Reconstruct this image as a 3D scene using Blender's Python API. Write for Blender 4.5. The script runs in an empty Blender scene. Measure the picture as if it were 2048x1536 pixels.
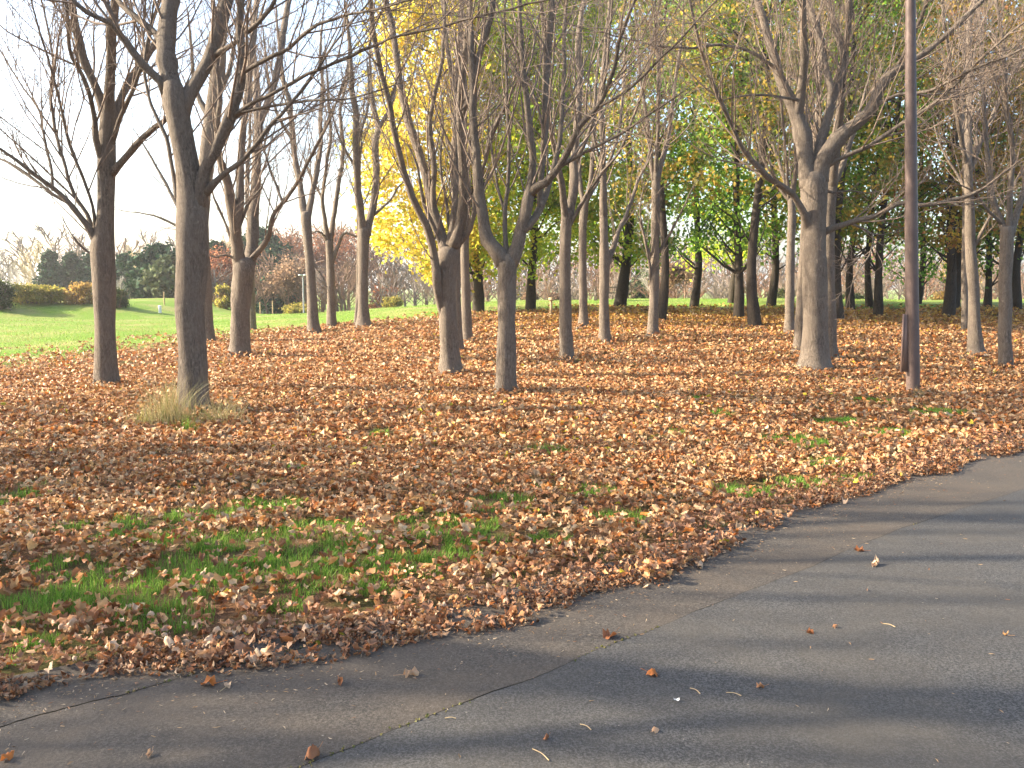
import bpy, math, random
import numpy as np
from mathutils import Vector, Matrix, Euler

# ------------------------------------------------------------------ camera, sky, sun, exposure
SC = bpy.context.scene
COL = SC.collection
W0, H0, F0 = 2048.0, 1536.0, 1774.0          # photograph size and focal length in its pixels
CAMZ = 1.6
PITCH = math.atan((768 - 575) / F0)
cd = bpy.data.cameras.new("camera"); cam = bpy.data.objects.new("camera", cd); COL.objects.link(cam)
cam.location = (0, 0, CAMZ); cam.rotation_euler = (math.pi / 2 - PITCH, 0, 0)
cd.sensor_width = 36; cd.lens = F0 / W0 * 36; cd.clip_end = 3000; cd.clip_start = 0.05
SC.camera = cam
SUN_EL, SUN_AZ = math.radians(27), math.radians(-85)     # azimuth measured from +Y towards +X
SKY_STRENGTH, SUN_STRENGTH, EXPOSURE = 0.15, 5.0, 1.88
wd = bpy.data.worlds.new("World"); SC.world = wd; wd.use_nodes = True
nt = wd.node_tree; bg = nt.nodes["Background"]; sk = nt.nodes.new("ShaderNodeTexSky")
sk.sky_type = 'NISHITA'; sk.sun_disc = False; sk.sun_elevation = SUN_EL; sk.sun_rotation = SUN_AZ
sk.air_density = 1.0; sk.dust_density = 3.2; sk.ozone_density = 1.2
nt.links.new(sk.outputs[0], bg.inputs[0]); bg.inputs[1].default_value = SKY_STRENGTH
sl = bpy.data.lights.new("sun", 'SUN'); so = bpy.data.objects.new("sun", sl); COL.objects.link(so)
sl.energy = SUN_STRENGTH; sl.angle = math.radians(0.6); sl.color = (1.0, 0.865, 0.675)
sdir = Vector((math.sin(SUN_AZ) * math.cos(SUN_EL), math.cos(SUN_AZ) * math.cos(SUN_EL), math.sin(SUN_EL)))
so.rotation_euler = sdir.to_track_quat('Z', 'Y').to_euler(); so.location = (-20, 5, 20)
SC.view_settings.view_transform = 'Standard'; SC.view_settings.look = 'None'
SC.view_settings.exposure = EXPOSURE; SC.view_settings.gamma = 1; SC.view_settings.use_curve_mapping = False
SC.cycles.max_bounces = 6; SC.cycles.diffuse_bounces = 3; SC.cycles.transmission_bounces = 3
SC.cycles.glossy_bounces = 2; SC.cycles.transparent_max_bounces = 4

rnd = random.Random(7)
NR = np.random.default_rng(11)

# ------------------------------------------------------------------ terrain and pixel rays
def ss(a, b, x):
    t = np.clip((np.asarray(x, float) - a) / (b - a), 0, 1); return t * t * (3 - 2 * t)
def HT(x, y):
    x = np.asarray(x, float); y = np.asarray(y, float)
    A = 0.10 + 0.87 * ss(-14, 2, x)
    z = A * ss(14, 42, y)
    z = z - (A + 0.9) * ss(46, 78, y)
    ym = y + 7 * ss(-22, -36, x)
    z = z + (0.80 + 0.9 * ss(46, 78, y)) * ss(43, 48.5, ym) * (1 - ss(-22.5, -16, x)) * (1 - ss(60, 72, y))
    z = z + 0.03 * np.sin(x * 0.9 + 1.3) * np.sin(y * 0.7) * ss(6, 10, y) + 0.05 * np.sin(x * 0.31 + y * 0.23) * ss(9, 20, y)
    return z
cp, sp = math.cos(PITCH), math.sin(PITCH)
def ray(px, py):
    a = (px - W0 / 2) / F0; b = (H0 / 2 - py) / F0
    return (a, cp + b * sp, -sp + b * cp)
def onplane(px, py, Y):
    d = ray(px, py); t = Y / d[1]; return (d[0] * t, Y, CAMZ + d[2] * t)
def ground_at(px, py):
    d = ray(px, py); t = 1.0; prev = 0.5
    while t < 260:
        if CAMZ + d[2] * t <= float(HT(d[0] * t, d[1] * t)): break
        prev = t; t *= 1.01
    lo, hi = prev, t
    for _ in range(14):
        m = (lo + hi) / 2
        if CAMZ + d[2] * m <= float(HT(d[0] * m, d[1] * m)): hi = m
        else: lo = m
    return (d[0] * hi, d[1] * hi, float(HT(d[0] * hi, d[1] * hi)))
def G(px, py): return ground_at(px, py)[:2]

# ------------------------------------------------------------------ node helpers
def mat(name):
    m = bpy.data.materials.new(name); m.use_nodes = True
    n = m.node_tree.nodes; b = n["Principled BSDF"]; b.inputs["Roughness"].default_value = 0.8
    b.inputs["Specular IOR Level"].default_value = 0.25
    return m, m.node_tree, b
def N(t, kind, **kw):
    n = t.nodes.new(kind)
    for k, v in kw.items():
        if k in n.inputs.keys(): n.inputs[k].default_value = v
        else: setattr(n, k, v)
    return n
def coords(t, scale=(1, 1, 1), kind="Object"):
    tc = t.nodes.new("ShaderNodeTexCoord"); mp = t.nodes.new("ShaderNodeMapping")
    mp.inputs["Scale"].default_value = scale; t.links.new(tc.outputs[kind], mp.inputs[0]); return mp.outputs[0]
def noise(t, vec, scale, detail=4, rough=0.6, dist=0.0):
    n = N(t, "ShaderNodeTexNoise", Scale=scale, Detail=detail, Roughness=rough, Distortion=dist)
    if vec is not None: t.links.new(vec, n.inputs["Vector"])
    return n.outputs["Fac"]
def ramp(t, fac, stops):
    r = t.nodes.new("ShaderNodeValToRGB"); e = r.color_ramp.elements
    while len(e) < len(stops): e.new(0.5)
    for i, (p, c) in enumerate(stops):
        e[i].position = p; e[i].color = (*c, 1) if len(c) == 3 else c
    t.links.new(fac, r.inputs[0]); return r.outputs[0]
def mixc(t, fac, a, b, mode='MIX'):
    m = t.nodes.new("ShaderNodeMix"); m.data_type = 'RGBA'; m.blend_type = mode
    for s, v in ((m.inputs[0], fac), (m.inputs[6], a), (m.inputs[7], b)):
        if isinstance(v, (int, float)): s.default_value = v
        elif isinstance(v, tuple): s.default_value = (*v, 1)
        else: t.links.new(v, s)
    return m.outputs[2]
def bump(t, b, h, strength, dist):
    n = N(t, "ShaderNodeBump", Strength=strength, Distance=dist)
    t.links.new(h, n.inputs["Height"]); t.links.new(n.outputs[0], b.inputs["Normal"])

def bark(name, dark, mid, light, s=1.0, strength=0.9):
    m, t, b = mat(name)
    v = coords(t, (1, 1, 0.22)); v2 = coords(t, (1, 1, 1)); v3 = coords(t, (0.5, 0.5, 2.2))
    f = noise(t, v, 46 * s, 6, 0.78, 0.8); g = noise(t, v2, 2.2, 4, 0.6); rings = noise(t, v3, 5, 3, 0.6)
    c = ramp(t, f, [(0.38, dark), (0.50, mid), (0.62, light)])
    c = mixc(t, ramp(t, g, [(0.35, (0, 0, 0)), (0.7, (1, 1, 1))]), c, tuple(x * 1.28 for x in mid))
    f2 = noise(t, coords(t, (1, 1, 0.30)), 95 * s, 3, 0.8)
    c = mixc(t, ramp(t, f2, [(0.50, (0, 0, 0)), (0.68, (0.55, 0.55, 0.55))]), c, dark)
    c = mixc(t, ramp(t, rings, [(0.60, (0, 0, 0)), (0.80, (0.3, 0.3, 0.3))]), c, tuple(x * 0.85 for x in dark))
    li = noise(t, coords(t, (1, 1, 1)), 9, 4, 0.7)                       # pale lichen flecks
    c = mixc(t, ramp(t, li, [(0.64, (0, 0, 0)), (0.74, (0.55, 0.55, 0.55))]), c, tuple(min(1, x * 1.5) for x in light))
    t.links.new(c, b.inputs["Base Color"]); b.inputs["Roughness"].default_value = 0.85
    bump(t, b, f, strength, 0.045)
    return m
M_BARK = bark("maple_bark", (0.060, 0.046, 0.035), (0.155, 0.125, 0.097), (0.26, 0.215, 0.17))
M_TWIG = bark("twig_bark", (0.10, 0.074, 0.056), (0.19, 0.145, 0.112), (0.27, 0.215, 0.17), 1.0, 0.3)
M_DARK = bark("dark_bark", (0.018, 0.014, 0.011), (0.045, 0.035, 0.026), (0.09, 0.072, 0.054))
M_PALE = bark("pale_bark", (0.30, 0.28, 0.25), (0.48, 0.45, 0.41), (0.6, 0.57, 0.53), 1, 0.3)

def plain(name, col, rough=0.8, var=0.25, scale=6, spec=0.25):
    m, t, b = mat(name)
    f = noise(t, coords(t), scale, 5, 0.65)
    c = ramp(t, f, [(0.3, tuple(x * (1 - var) for x in col)), (0.7, tuple(min(1, x * (1 + var)) for x in col))])
    t.links.new(c, b.inputs["Base Color"]); b.inputs["Roughness"].default_value = rough
    b.inputs["Specular IOR Level"].default_value = spec
    return m
def leafmat(name, trans, rough=0.6):
    m, t, b = mat(name)
    a = t.nodes.new("ShaderNodeAttribute"); a.attribute_name = "col"
    f = noise(t, coords(t), 45, 3, 0.7)
    c = mixc(t, ramp(t, f, [(0.3, (0, 0, 0)), (0.7, (0.55, 0.55, 0.55))]), a.outputs["Color"], mixc(t, 1.0, a.outputs["Color"], (0.62, 0.55, 0.5), 'MULTIPLY'))
    t.links.new(c, b.inputs["Base Color"]); b.inputs["Roughness"].default_value = rough
    tr = t.nodes.new("ShaderNodeBsdfTranslucent"); t.links.new(c, tr.inputs[0])
    mx = t.nodes.new("ShaderNodeMixShader"); mx.inputs[0].default_value = trans
    t.links.new(b.outputs[0], mx.inputs[1]); t.links.new(tr.outputs[0], mx.inputs[2])
    t.links.new(mx.outputs[0], t.nodes["Material Output"].inputs[0]); return m
M_LEAF = leafmat("dead_leaf", 0.22, 0.5)
M_FOL = leafmat("live_leaf", 0.66)
M_GRASS = leafmat("grass_blade", 0.35)
M_NEEDLE = leafmat("needles", 0.15, 0.9)

# ------------------------------------------------------------------ mesh helpers
def mkmesh(name, V, F, col=None, smooth=False, material=None):
    """V (n,3); F list of integer arrays (m,3) or (m,4)"""
    me = bpy.data.meshes.new(name); V = np.asarray(V, np.float32)
    me.vertices.add(len(V)); me.vertices.foreach_set("co", V.ravel())
    F = [np.asarray(f, np.int32) for f in F if len(f)]
    li = np.concatenate([f.ravel() for f in F]); tot = np.concatenate([np.full(len(f), f.shape[1], np.int32) for f in F])
    me.loops.add(len(li)); me.loops.foreach_set("vertex_index", li)
    me.polygons.add(len(tot)); st = np.concatenate([[0], np.cumsum(tot)[:-1]]).astype(np.int32)
    me.polygons.foreach_set("loop_start", st); me.polygons.foreach_set("loop_total", tot)
    if smooth: me.polygons.foreach_set("use_smooth", np.ones(len(tot), bool))
    if col is not None:
        a = me.attributes.new("col", 'FLOAT_COLOR', 'POINT')
        c = np.ones((len(V), 4), np.float32); c[:, :3] = col; a.data.foreach_set("color", c.ravel())
    me.update(calc_edges=True)
    if material: me.materials.append(material)
    return me
def link(name, me, parent=None, loc=None, **props):
    o = bpy.data.objects.new(name, me); COL.objects.link(o)
    if parent: o.parent = parent
    if loc is not None: o.location = loc
    for k, v in props.items(): o[k] = v
    return o
def empty(name, loc, label, cat, group=None):
    o = link(name, None, loc=loc, label=label, category=cat)
    o.empty_display_size = 0.2
    if group: o["group"] = group
    return o
def resample(pts, rad, n):
    P = np.asarray(pts, float); R = np.asarray(rad, float)
    if len(P) > 2:                                  # catmull-rom
        Q = np.vstack([2 * P[0] - P[1], P, 2 * P[-1] - P[-2]]); out = []; ro = []
        for i in range(len(P) - 1):
            p0, p1, p2, p3 = Q[i:i + 4]
            for k in range(8):
                t = k / 8
                out.append(0.5 * ((2 * p1) + (-p0 + p2) * t + (2 * p0 - 5 * p1 + 4 * p2 - p3) * t * t + (-p0 + 3 * p1 - 3 * p2 + p3) * t ** 3))
                ro.append(R[i] + (R[i + 1] - R[i]) * t)
        out.append(P[-1]); ro.append(R[-1]); P = np.array(out); R = np.array(ro)
    s = np.concatenate([[0], np.cumsum(np.linalg.norm(np.diff(P, axis=0), axis=1))])
    u = np.linspace(0, s[-1], n)
    return np.stack([np.interp(u, s, P[:, k]) for k in range(3)], 1), np.interp(u, s, R)
def tubes(PP, RR, S, lump=0.0, seed=0, cap=True):
    """PP (N,P,3), RR (N,P) -> verts, quads"""
    PP = np.asarray(PP, float); RR = np.asarray(RR, float); Nn, P, _ = PP.shape
    T = np.empty_like(PP); T[:, 1:-1] = PP[:, 2:] - PP[:, :-2]; T[:, 0] = PP[:, 1] - PP[:, 0]; T[:, -1] = PP[:, -1] - PP[:, -2]
    T /= np.linalg.norm(T, axis=2, keepdims=True) + 1e-9
    ax = PP[:, -1] - PP[:, 0]; ax /= np.linalg.norm(ax, axis=1, keepdims=True) + 1e-9
    ref = np.where(np.abs(ax[:, 2:3]) > 0.8, np.array([[1.0, 0.12, 0]]), np.array([[0.0, 0.1, 1.0]]))
    ref = np.repeat(ref[:, None, :], P, 1)
    B = np.cross(T, ref); B /= np.linalg.norm(B, axis=2, keepdims=True) + 1e-9
    A = np.cross(B, T)
    th = np.arange(S) * 2 * math.pi / S
    rr = np.repeat(RR[:, :, None], S, 2)
    if lump:
        g = np.random.default_rng(seed); s = np.cumsum(np.concatenate([np.zeros((Nn, 1)), np.linalg.norm(np.diff(PP, axis=1), axis=2)], 1), 1)[:, :, None]
        for k in range(7):
            w = g.uniform(1.5, 9); m = int(g.integers(0, 5)); a = lump * g.uniform(0.25, 1) / (1 + 0.15 * w)
            rr = rr * (1 + a * np.sin(w * s + g.uniform(0, 6.3) + m * th[None, None, :]))
    V = PP[:, :, None, :] + rr[..., None] * (np.cos(th)[None, None, :, None] * A[:, :, None, :] + np.sin(th)[None, None, :, None] * B[:, :, None, :])
    idx = np.arange(Nn * P * S).reshape(Nn, P, S); nx = np.roll(idx, -1, 2)
    q = np.stack([idx[:, :-1], nx[:, :-1], nx[:, 1:], idx[:, 1:]], -1).reshape(-1, 4)
    return V.reshape(-1, 3), q
def join(parts):
    Vs, Fs, off = [], [], 0
    for v, f in parts:
        Vs.append(v); Fs.append(np.asarray(f) + off); off += len(v)
    return np.concatenate(Vs), Fs
def boxv(x0, x1, y0, y1, z0, z1):
    v = np.array([(x, y, z) for z in (z0, z1) for y in (y0, y1) for x in (x0, x1)], float)
    f = np.array([(0, 2, 3, 1), (4, 5, 7, 6), (0, 1, 5, 4), (2, 6, 7, 3), (0, 4, 6, 2), (1, 3, 7, 5)])
    return v, f

# ------------------------------------------------------------------ growth of branches
def nrm(v):
    l = math.sqrt(v[0] ** 2 + v[1] ** 2 + v[2] ** 2) or 1; return (v[0] / l, v[1] / l, v[2] / l)
def deflect(d, ang, R):
    while True:
        r = (R.gauss(0, 1), R.gauss(0, 1), R.gauss(0, 1))
        k = r[0] * d[0] + r[1] * d[1] + r[2] * d[2]
        p = (r[0] - k * d[0], r[1] - k * d[1], r[2] - k * d[2])
        if p[0] ** 2 + p[1] ** 2 + p[2] ** 2 > 0.05: break
    p = nrm(p); c, s = math.cos(ang), math.sin(ang)
    return (d[0] * c + p[0] * s, d[1] * c + p[1] * s, d[2] * c + p[2] * s)
def grow(p, d, L, n, up, wob, R):
    out = [p]; st = L / (n - 1)
    for _ in range(n - 1):
        d = nrm((d[0] + R.gauss(0, wob), d[1] + R.gauss(0, wob), d[2] + R.gauss(0, wob) + up))
        p = (p[0] + d[0] * st, p[1] + d[1] * st, p[2] + d[2] * st); out.append(p)
    return out
def along(poly, t):
    x = t * (len(poly) - 1); i = min(int(x), len(poly) - 2); f = x - i
    a, b = poly[i], poly[i + 1]
    return tuple(a[k] + (b[k] - a[k]) * f for k in range(3)), nrm(tuple(b[k] - a[k] for k in range(3)))
class Twigs:
    def __init__(s): s.g = {}
    def add(s, pts, r0, r1, S):
        n = len(pts); s.g.setdefault((n, S), ([], []))
        s.g[(n, S)][0].append(pts); s.g[(n, S)][1].append([r0 + (r1 - r0) * i / (n - 1) for i in range(n)])
    def mesh(s, name, material):
        parts = [tubes(a, b, S) for (n, S), (a, b) in s.g.items()]
        V, F = join(parts); return mkmesh(name, V, F, smooth=True, material=material)
def branchlets(tw, poly, r0, L, R, dens=1.0, rmin=0.0028, tw4=True, up=0.10):
    """side shoots of one level-2 branch"""
    n3 = max(3, int(L * 7.0 * dens))
    for k in range(n3):
        t = 0.12 + 0.86 * (k + R.random()) / n3
        p, d = along(poly, t)
        l = (0.25 + 0.6 * R.random()) * (0.5 + 0.55 * (1 - t) * L / 1.6)
        q = grow(p, deflect(d, R.uniform(0.45, 1.0), R), l, 4, up, 0.13, R)
        rr = max(rmin * 1.35, r0 * (1 - 0.75 * t) * 0.5)
        tw.add(q, rr, rmin, 3)
        if tw4:
            for j in range(R.randint(1, 2)):
                p2, d2 = along(q, R.uniform(0.2, 0.9))
                tw.add(grow(p2, deflect(d2, R.uniform(0.5, 1.1), R), l * R.uniform(0.3, 0.6), 3, up, 0.15, R), rmin * 1.2, rmin * 0.8, 3)

def limb_children(tw, P, Rad, R, dens, rmin, tw4, tmin=0.12, up=0.13, lmax=2.6):
    poly = [tuple(p) for p in P]
    Ls = float(np.sum(np.linalg.norm(np.diff(P, axis=0), axis=1)))
    n2 = int(Ls / 0.25 * dens)
    for k in range(n2):
        t = tmin + (1 - tmin) * (k + R.random()) / max(1, n2)
        p, d = along(poly, min(t, 0.999)); r = float(np.interp(t, np.linspace(0, 1, len(Rad)), Rad))
        l = min(lmax, 0.6 + 0.42 * (1 - t) * Ls) * R.uniform(0.55, 1.15)
        rb = min(r * 0.5, 0.003 + 0.0062 * l)
        q = grow(p, deflect(d, R.uniform(0.35, 0.85), R), l, 7, up, 0.10, R)
        tw.add(q, rb, rmin * 1.3, 4)
        branchlets(tw, q, rb, l, R, 0.8 * dens ** 0.5, rmin, tw4)

def px_line(pts, Y, slope=0.0, origin=None):
    """[(px,py,wpx)] -> world points and radii; the line leans by slope away from its first point"""
    out, rad, s = [], [], 0.0; prev = None
    for (x, y, w) in pts:
        if prev: s += math.hypot(x - prev[0], y - prev[1]) / F0 * Y
        yy = Y + slope * s; prev = (x, y)
        out.append(onplane(x, y, yy)); rad.append(w / 2 / F0 * yy)
    return out, rad

def traced_tree(trunk, limbs, label, group, name="maple_tree", seed=1, dens=1.0, top=9.5, rmin=0.0021, tw4=True,
                mat_t=None, mat_w=None, cat="tree", extend=True, Yb=None):
    R = random.Random(seed); mat_t = mat_t or M_BARK; mat_w = mat_w or M_TWIG
    bx, by, bz = ground_at(trunk[0][0], trunk[0][1]); Y = by
    root = empty(name, (bx, by, bz), label, cat, group); off = np.array([bx, by, bz])
    tp, tr = px_line(trunk, Y)
    tp = [(tp[0][0], tp[0][1], tp[0][2] - 0.18)] + tp; tr = [tr[0] * 1.12] + tr
    L = sum(math.dist(tp[i], tp[i + 1]) for i in range(len(tp) - 1))
    P, Rr = resample(tp, tr, max(14, int(L / 0.10)))
    tdir = (P[-1] - P[-2]) / np.linalg.norm(P[-1] - P[-2]); re_ = Rr[-1]
    P = np.vstack([P] + [P[-1] + tdir * re_ * k_ for k_ in (0.10, 0.2, 0.28, 0.3)]); Rr[-1] *= 0.9; Rr = np.concatenate([Rr, re_ * np.array([0.78, 0.55, 0.3, 0.02])])
    V, q = tubes([P], [Rr], 18, 0.055, seed)
    # root flare lobes near the ground
    th = np.tile(np.arange(18) * 2 * math.pi / 18, len(P)); hh = np.repeat(P[:, 2] - bz, 18)
    fl = 0.16 * np.exp(-np.clip(hh, 0, None) / 0.16) * (0.6 + 0.6 * np.sin(th * 4 + seed) * np.sin(th * 3 + seed * 2.1))
    C = np.repeat(P, 18, 0); V = C + (V - C) * (1 + fl)[:, None]
    link("trunk", mkmesh("trunk", V - off, [q], smooth=True, material=mat_t), root)
    tw = Twigs(); KN = [(p_[0], p_[1], Y) for p_ in trunk] + [((trunk[i_][0] + trunk[i_ + 1][0]) / 2, (trunk[i_][1] + trunk[i_ + 1][1]) / 2, Y) for i_ in range(len(trunk) - 1)]
    for li, lb in enumerate(limbs):
        slope = R.uniform(-0.45, 0.45)
        if isinstance(lb[0], (int, float)): slope = lb[0]; lb = lb[1:]
        dd = [((q[0] - lb[0][0]) ** 2 + (q[1] - lb[0][1]) ** 2, q[2]) for q in KN]; dm = min(dd); Y0 = dm[1] if dm[0] < 45 ** 2 else Y
        lp, lr = px_line(lb, Y0, slope); ys_ = [p[1] for p in lp]
        for q in range(len(lb) - 1):
            for f_ in (0, 0.25, 0.5, 0.75): KN.append((lb[q][0] + (lb[q + 1][0] - lb[q][0]) * f_, lb[q][1] + (lb[q + 1][1] - lb[q][1]) * f_, ys_[q] + (ys_[q + 1] - ys_[q]) * f_))
        w0 = lr[0]
        if extend and lp[-1][2] < top - 1 and lb[-1][1] < 130:           # go on growing above the frame
            d = nrm(tuple(lp[-1][k] - lp[-2][k] for k in range(3)))
            ln = (top - lp[-1][2]) * R.uniform(0.6, 0.95)
            ext = grow(lp[-1], d, ln, 5, 0.10, 0.10, R)[1:]
            r_end = lr[-1]
            for i, e in enumerate(ext): lp.append(e); lr.append(max(0.006, r_end * (1 - 0.85 * (i + 1) / len(ext))))
        else:
            lr[-1] = max(0.003, lr[-1] * 0.35)
            if len(lr) > 3: lr[-2] *= 0.8
            e_ = nrm(tuple(lp[-1][k] - lp[-2][k] for k in range(3))); tip_ = grow(lp[-1], e_, R.uniform(0.25, 0.6), 4, 0.12, 0.15, R); tw.add([tuple(np.array(q_) - off) for q_ in tip_], lr[-1], 0.002, 3)
        L = sum(math.dist(lp[i], lp[i + 1]) for i in range(len(lp) - 1))
        P, Rr = resample(lp, lr, max(8, int(L / 0.13)))
        sw_ = np.linspace(0, L, len(P)); wig = np.stack([sum(0.009 / (1 + q_ * .5) * np.sin(sw_ * (2.2 * 1.9 ** q_) + R.uniform(0, 6.3)) for q_ in range(4)) for _ in range(3)], 1) * np.minimum(1, sw_ / 0.5)[:, None]
        P = P + wig - wig[0]
        Rr = np.maximum(Rr, 0.005)
        P = np.vstack([P[0] - (P[1] - P[0]) * min(1.0, 0.6 * Rr[0] / (np.linalg.norm(P[1] - P[0]) + 1e-6)), P]); Rr = np.concatenate([[Rr[0] * 0.5], Rr]); Rr[1] *= 1.08
        S = 12 if w0 > 0.05 else 7
        Rr = Rr * (1 + np.array([abs(R.gauss(0, 0.07)) for _ in range(len(Rr))])); V, q = tubes([P], [Rr], S, 0.09, seed * 31 + li)
        link("limb", mkmesh("limb", V - off, [q], smooth=True, material=mat_t), root)
        limb_children(tw, P - off, Rr, R, dens, rmin, tw4)
    # low suckers on the trunk
    if tw.g:
        o = link("twigs", tw.mesh("twigs", mat_w), root); o["kind"] = "stuff"
    return root

# ------------------------------------------------------------------ the ground
def clamp01(a): return np.clip(a, 0, 1)
def vnoise(x, y, s, seed=0):
    """cheap smooth value noise"""
    g = np.random.default_rng(seed); T = g.random((64, 64))
    u = x / s + 100; v = y / s + 100; i = np.floor(u).astype(int); j = np.floor(v).astype(int); a = u - i; b = v - j
    a = a * a * (3 - 2 * a); b = b * b * (3 - 2 * b)
    t = lambda p, q: T[p % 64, q % 64]
    return (t(i, j) * (1 - a) + t(i + 1, j) * a) * (1 - b) + (t(i, j + 1) * (1 - a) + t(i + 1, j + 1) * a) * b

xs = np.concatenate([[-900, -500, -300, -200, -150, -120], np.arange(-100, -40, 4), np.arange(-40, 40, 0.8), np.arange(40, 100, 4), [120, 150, 200, 300, 500, 900]])
ys = np.concatenate([[-60, -30, -15, -8], np.arange(-4, 30, 0.6), np.arange(30, 90, 1.0), np.arange(90, 140, 5), [160, 200, 300, 500, 900, 1500]])
X, Y = np.meshgrid(xs, ys); Z = HT(X, Y) - 0.0
nx_, ny_ = len(xs), len(ys); idx = np.arange(nx_ * ny_).reshape(ny_, nx_)
gq = np.stack([idx[:-1, :-1], idx[:-1, 1:], idx[1:, 1:], idx[1:, :-1]], -1).reshape(-1, 4)
# world polylines of the far edge of the fallen leaves and of the road edge
FAR = np.array([G(-500, 745), G(-200, 712), G(0, 694), G(150, 680), G(350, 662), G(500, 655), G(620, 650), G(760, 634), G(900, 622), G(1100, 614), G(1300, 611), G(1600, 610), G(2048, 614), (60, 46)])
FAR = np.vstack([[-60, 14], FAR]); FAR = FAR[np.argsort(FAR[:, 0])]
ROAD = np.array([(-30, 1.4), (-9, 2.3), G(-300, 1470), G(0, 1395), G(150, 1352), G(300, 1325), G(450, 1300), G(640, 1297), G(860, 1262), G(1060, 1232), G(1250, 1170), G(1420, 1105), G(1520, 1060), G(1700, 995), G(1850, 955), G(2048, 900), (7.5, 10.3), (14, 14), (30, 22), (80, 44)])
def far_y(x): return np.interp(x, FAR[:, 0], FAR[:, 1])
_fl = FAR[(FAR[:, 0] < -3) & (FAR[:, 0] > -40)]; _fl = _fl[np.argsort(_fl[:, 1])]
def left_d(x, y): return x - np.interp(y, _fl[:, 1], _fl[:, 0])
def road_y(x): return np.interp(x, ROAD[:, 0], ROAD[:, 1]) - 0.13 * (1 - ss(-1.2, -0.2, x))
def gcol(X, Y):
    """real ground colours: 1 where leaf litter lies, 0 on open lawn"""
    return clamp01((far_y(X) - Y) / 3.0) * clamp01(np.where(Y > 13, left_d(X, Y) / 7.0 - 0.1, 1))
lit = gcol(X, Y)
m, t, b = mat("ground")
a = t.nodes.new("ShaderNodeAttribute"); a.attribute_name = "col"
sep = t.nodes.new("ShaderNodeSeparateColor"); t.links.new(a.outputs["Color"], sep.inputs[0])
v = coords(t)
n1 = noise(t, v, 18, 6, 0.75); n2 = noise(t, v, 0.35, 4, 0.6); n3 = noise(t, v, 90, 3, 0.7); n4 = noise(t, v, 2.2, 5, 0.7)
lawn = ramp(t, n1, [(0.3, (0.085, 0.14, 0.018)), (0.55, (0.15, 0.25, 0.032)), (0.8, (0.23, 0.31, 0.055))])
lawn = mixc(t, ramp(t, n2, [(0.44, (0, 0, 0)), (0.62, (0.75, 0.75, 0.75))]), lawn, (0.25, 0.24, 0.085))
lit_c = ramp(t, n3, [(0.3, (0.07, 0.038, 0.02)), (0.5, (0.18, 0.095, 0.05)), (0.7, (0.34, 0.19, 0.10))])
gsoil = ramp(t, n3, [(0.3, (0.03, 0.045, 0.01)), (0.6, (0.05, 0.085, 0.015)), (0.8, (0.09, 0.08, 0.03))])
lit_c = mixc(t, ramp(t, n4, [(0.45, (0, 0, 0)), (0.6, (0.7, 0.7, 0.7))]), lit_c, gsoil)
mm = t.nodes.new("ShaderNodeMath"); mm.operation = 'ADD'; t.links.new(sep.outputs[0], mm.inputs[0])
mm2 = t.nodes.new("ShaderNodeMath"); mm2.operation = 'MULTIPLY_ADD'; t.links.new(n4, mm2.inputs[0]); mm2.inputs[1].default_value = 0.6; mm2.inputs[2].default_value = -0.3
t.links.new(mm2.outputs[0], mm.inputs[1])
c = mixc(t, ramp(t, mm.outputs[0], [(0.4, (0, 0, 0)), (0.6, (1, 1, 1))]), lawn, lit_c)
t.links.new(c, b.inputs["Base Color"]); b.inputs["Roughness"].default_value = 0.95; b.inputs["Specular IOR Level"].default_value = 0.1
bump(t, b, n1, 1.0, 0.05)
M_GROUND = m
link("ground", mkmesh("ground", np.stack([X.ravel(), Y.ravel(), Z.ravel()], 1), [gq], smooth=True, material=M_GROUND,
     col=np.stack([lit.ravel()] * 3, 1)), kind="structure")

# ------------------------------------------------------------------ the road: three asphalt sheets with cracks between them
def asphalt(name, base, warm):
    m, t, b = mat(name); v = coords(t)
    vo = N(t, "ShaderNodeTexVoronoi", Scale=240.0); t.links.new(v, vo.inputs["Vector"])
    f = noise(t, v, 105, 4, 0.85); g = noise(t, v, 1.1, 5, 0.65, 0.3); h = noise(t, v, 7, 4, 0.7)
    c = ramp(t, vo.outputs["Distance"], [(0.1, tuple(x * 1.35 for x in base)), (0.6, base), (0.9, tuple(x * 0.55 for x in base))])
    c = mixc(t, ramp(t, f, [(0.50, (0, 0, 0)), (0.60, (0.85, 0.85, 0.85))]), c, tuple(x * 2.6 for x in base))
    c = mixc(t, ramp(t, f, [(0.42, (0.85, 0.85, 0.85)), (0.49, (0, 0, 0))]), c, tuple(x * 0.35 for x in base))
    c = mixc(t, ramp(t, g, [(0.38, (0, 0, 0)), (0.68, (0.75, 0.75, 0.75))]), c, warm)
    c = mixc(t, ramp(t, h, [(0.58, (0, 0, 0)), (0.72, (0.4, 0.4, 0.4))]), c, tuple(x * 0.7 for x in base))
    sp = noise(t, v, 60, 2, 0.5)
    c = mixc(t, ramp(t, sp, [(0.74, (0, 0, 0)), (0.77, (0.8, 0.8, 0.8))]), c, (0.32, 0.28, 0.22))
    t.links.new(c, b.inputs["Base Color"]); b.inputs["Roughness"].default_value = 0.78; b.inputs["Specular IOR Level"].default_value = 0.35
    bump(t, b, f, 0.8, 0.006)
    return m
M_ASP = asphalt("asphalt", (0.048, 0.046, 0.043), (0.064, 0.056, 0.045))
M_ASP2 = asphalt("worn_asphalt", (0.054, 0.046, 0.037), (0.084, 0.064, 0.045))
M_CRACK = plain("crack_dirt", (0.035, 0.035, 0.02), 1.0, 0.5, 30)
def worldline(pix): return np.array([G(x, y) for x, y in pix])
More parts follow.
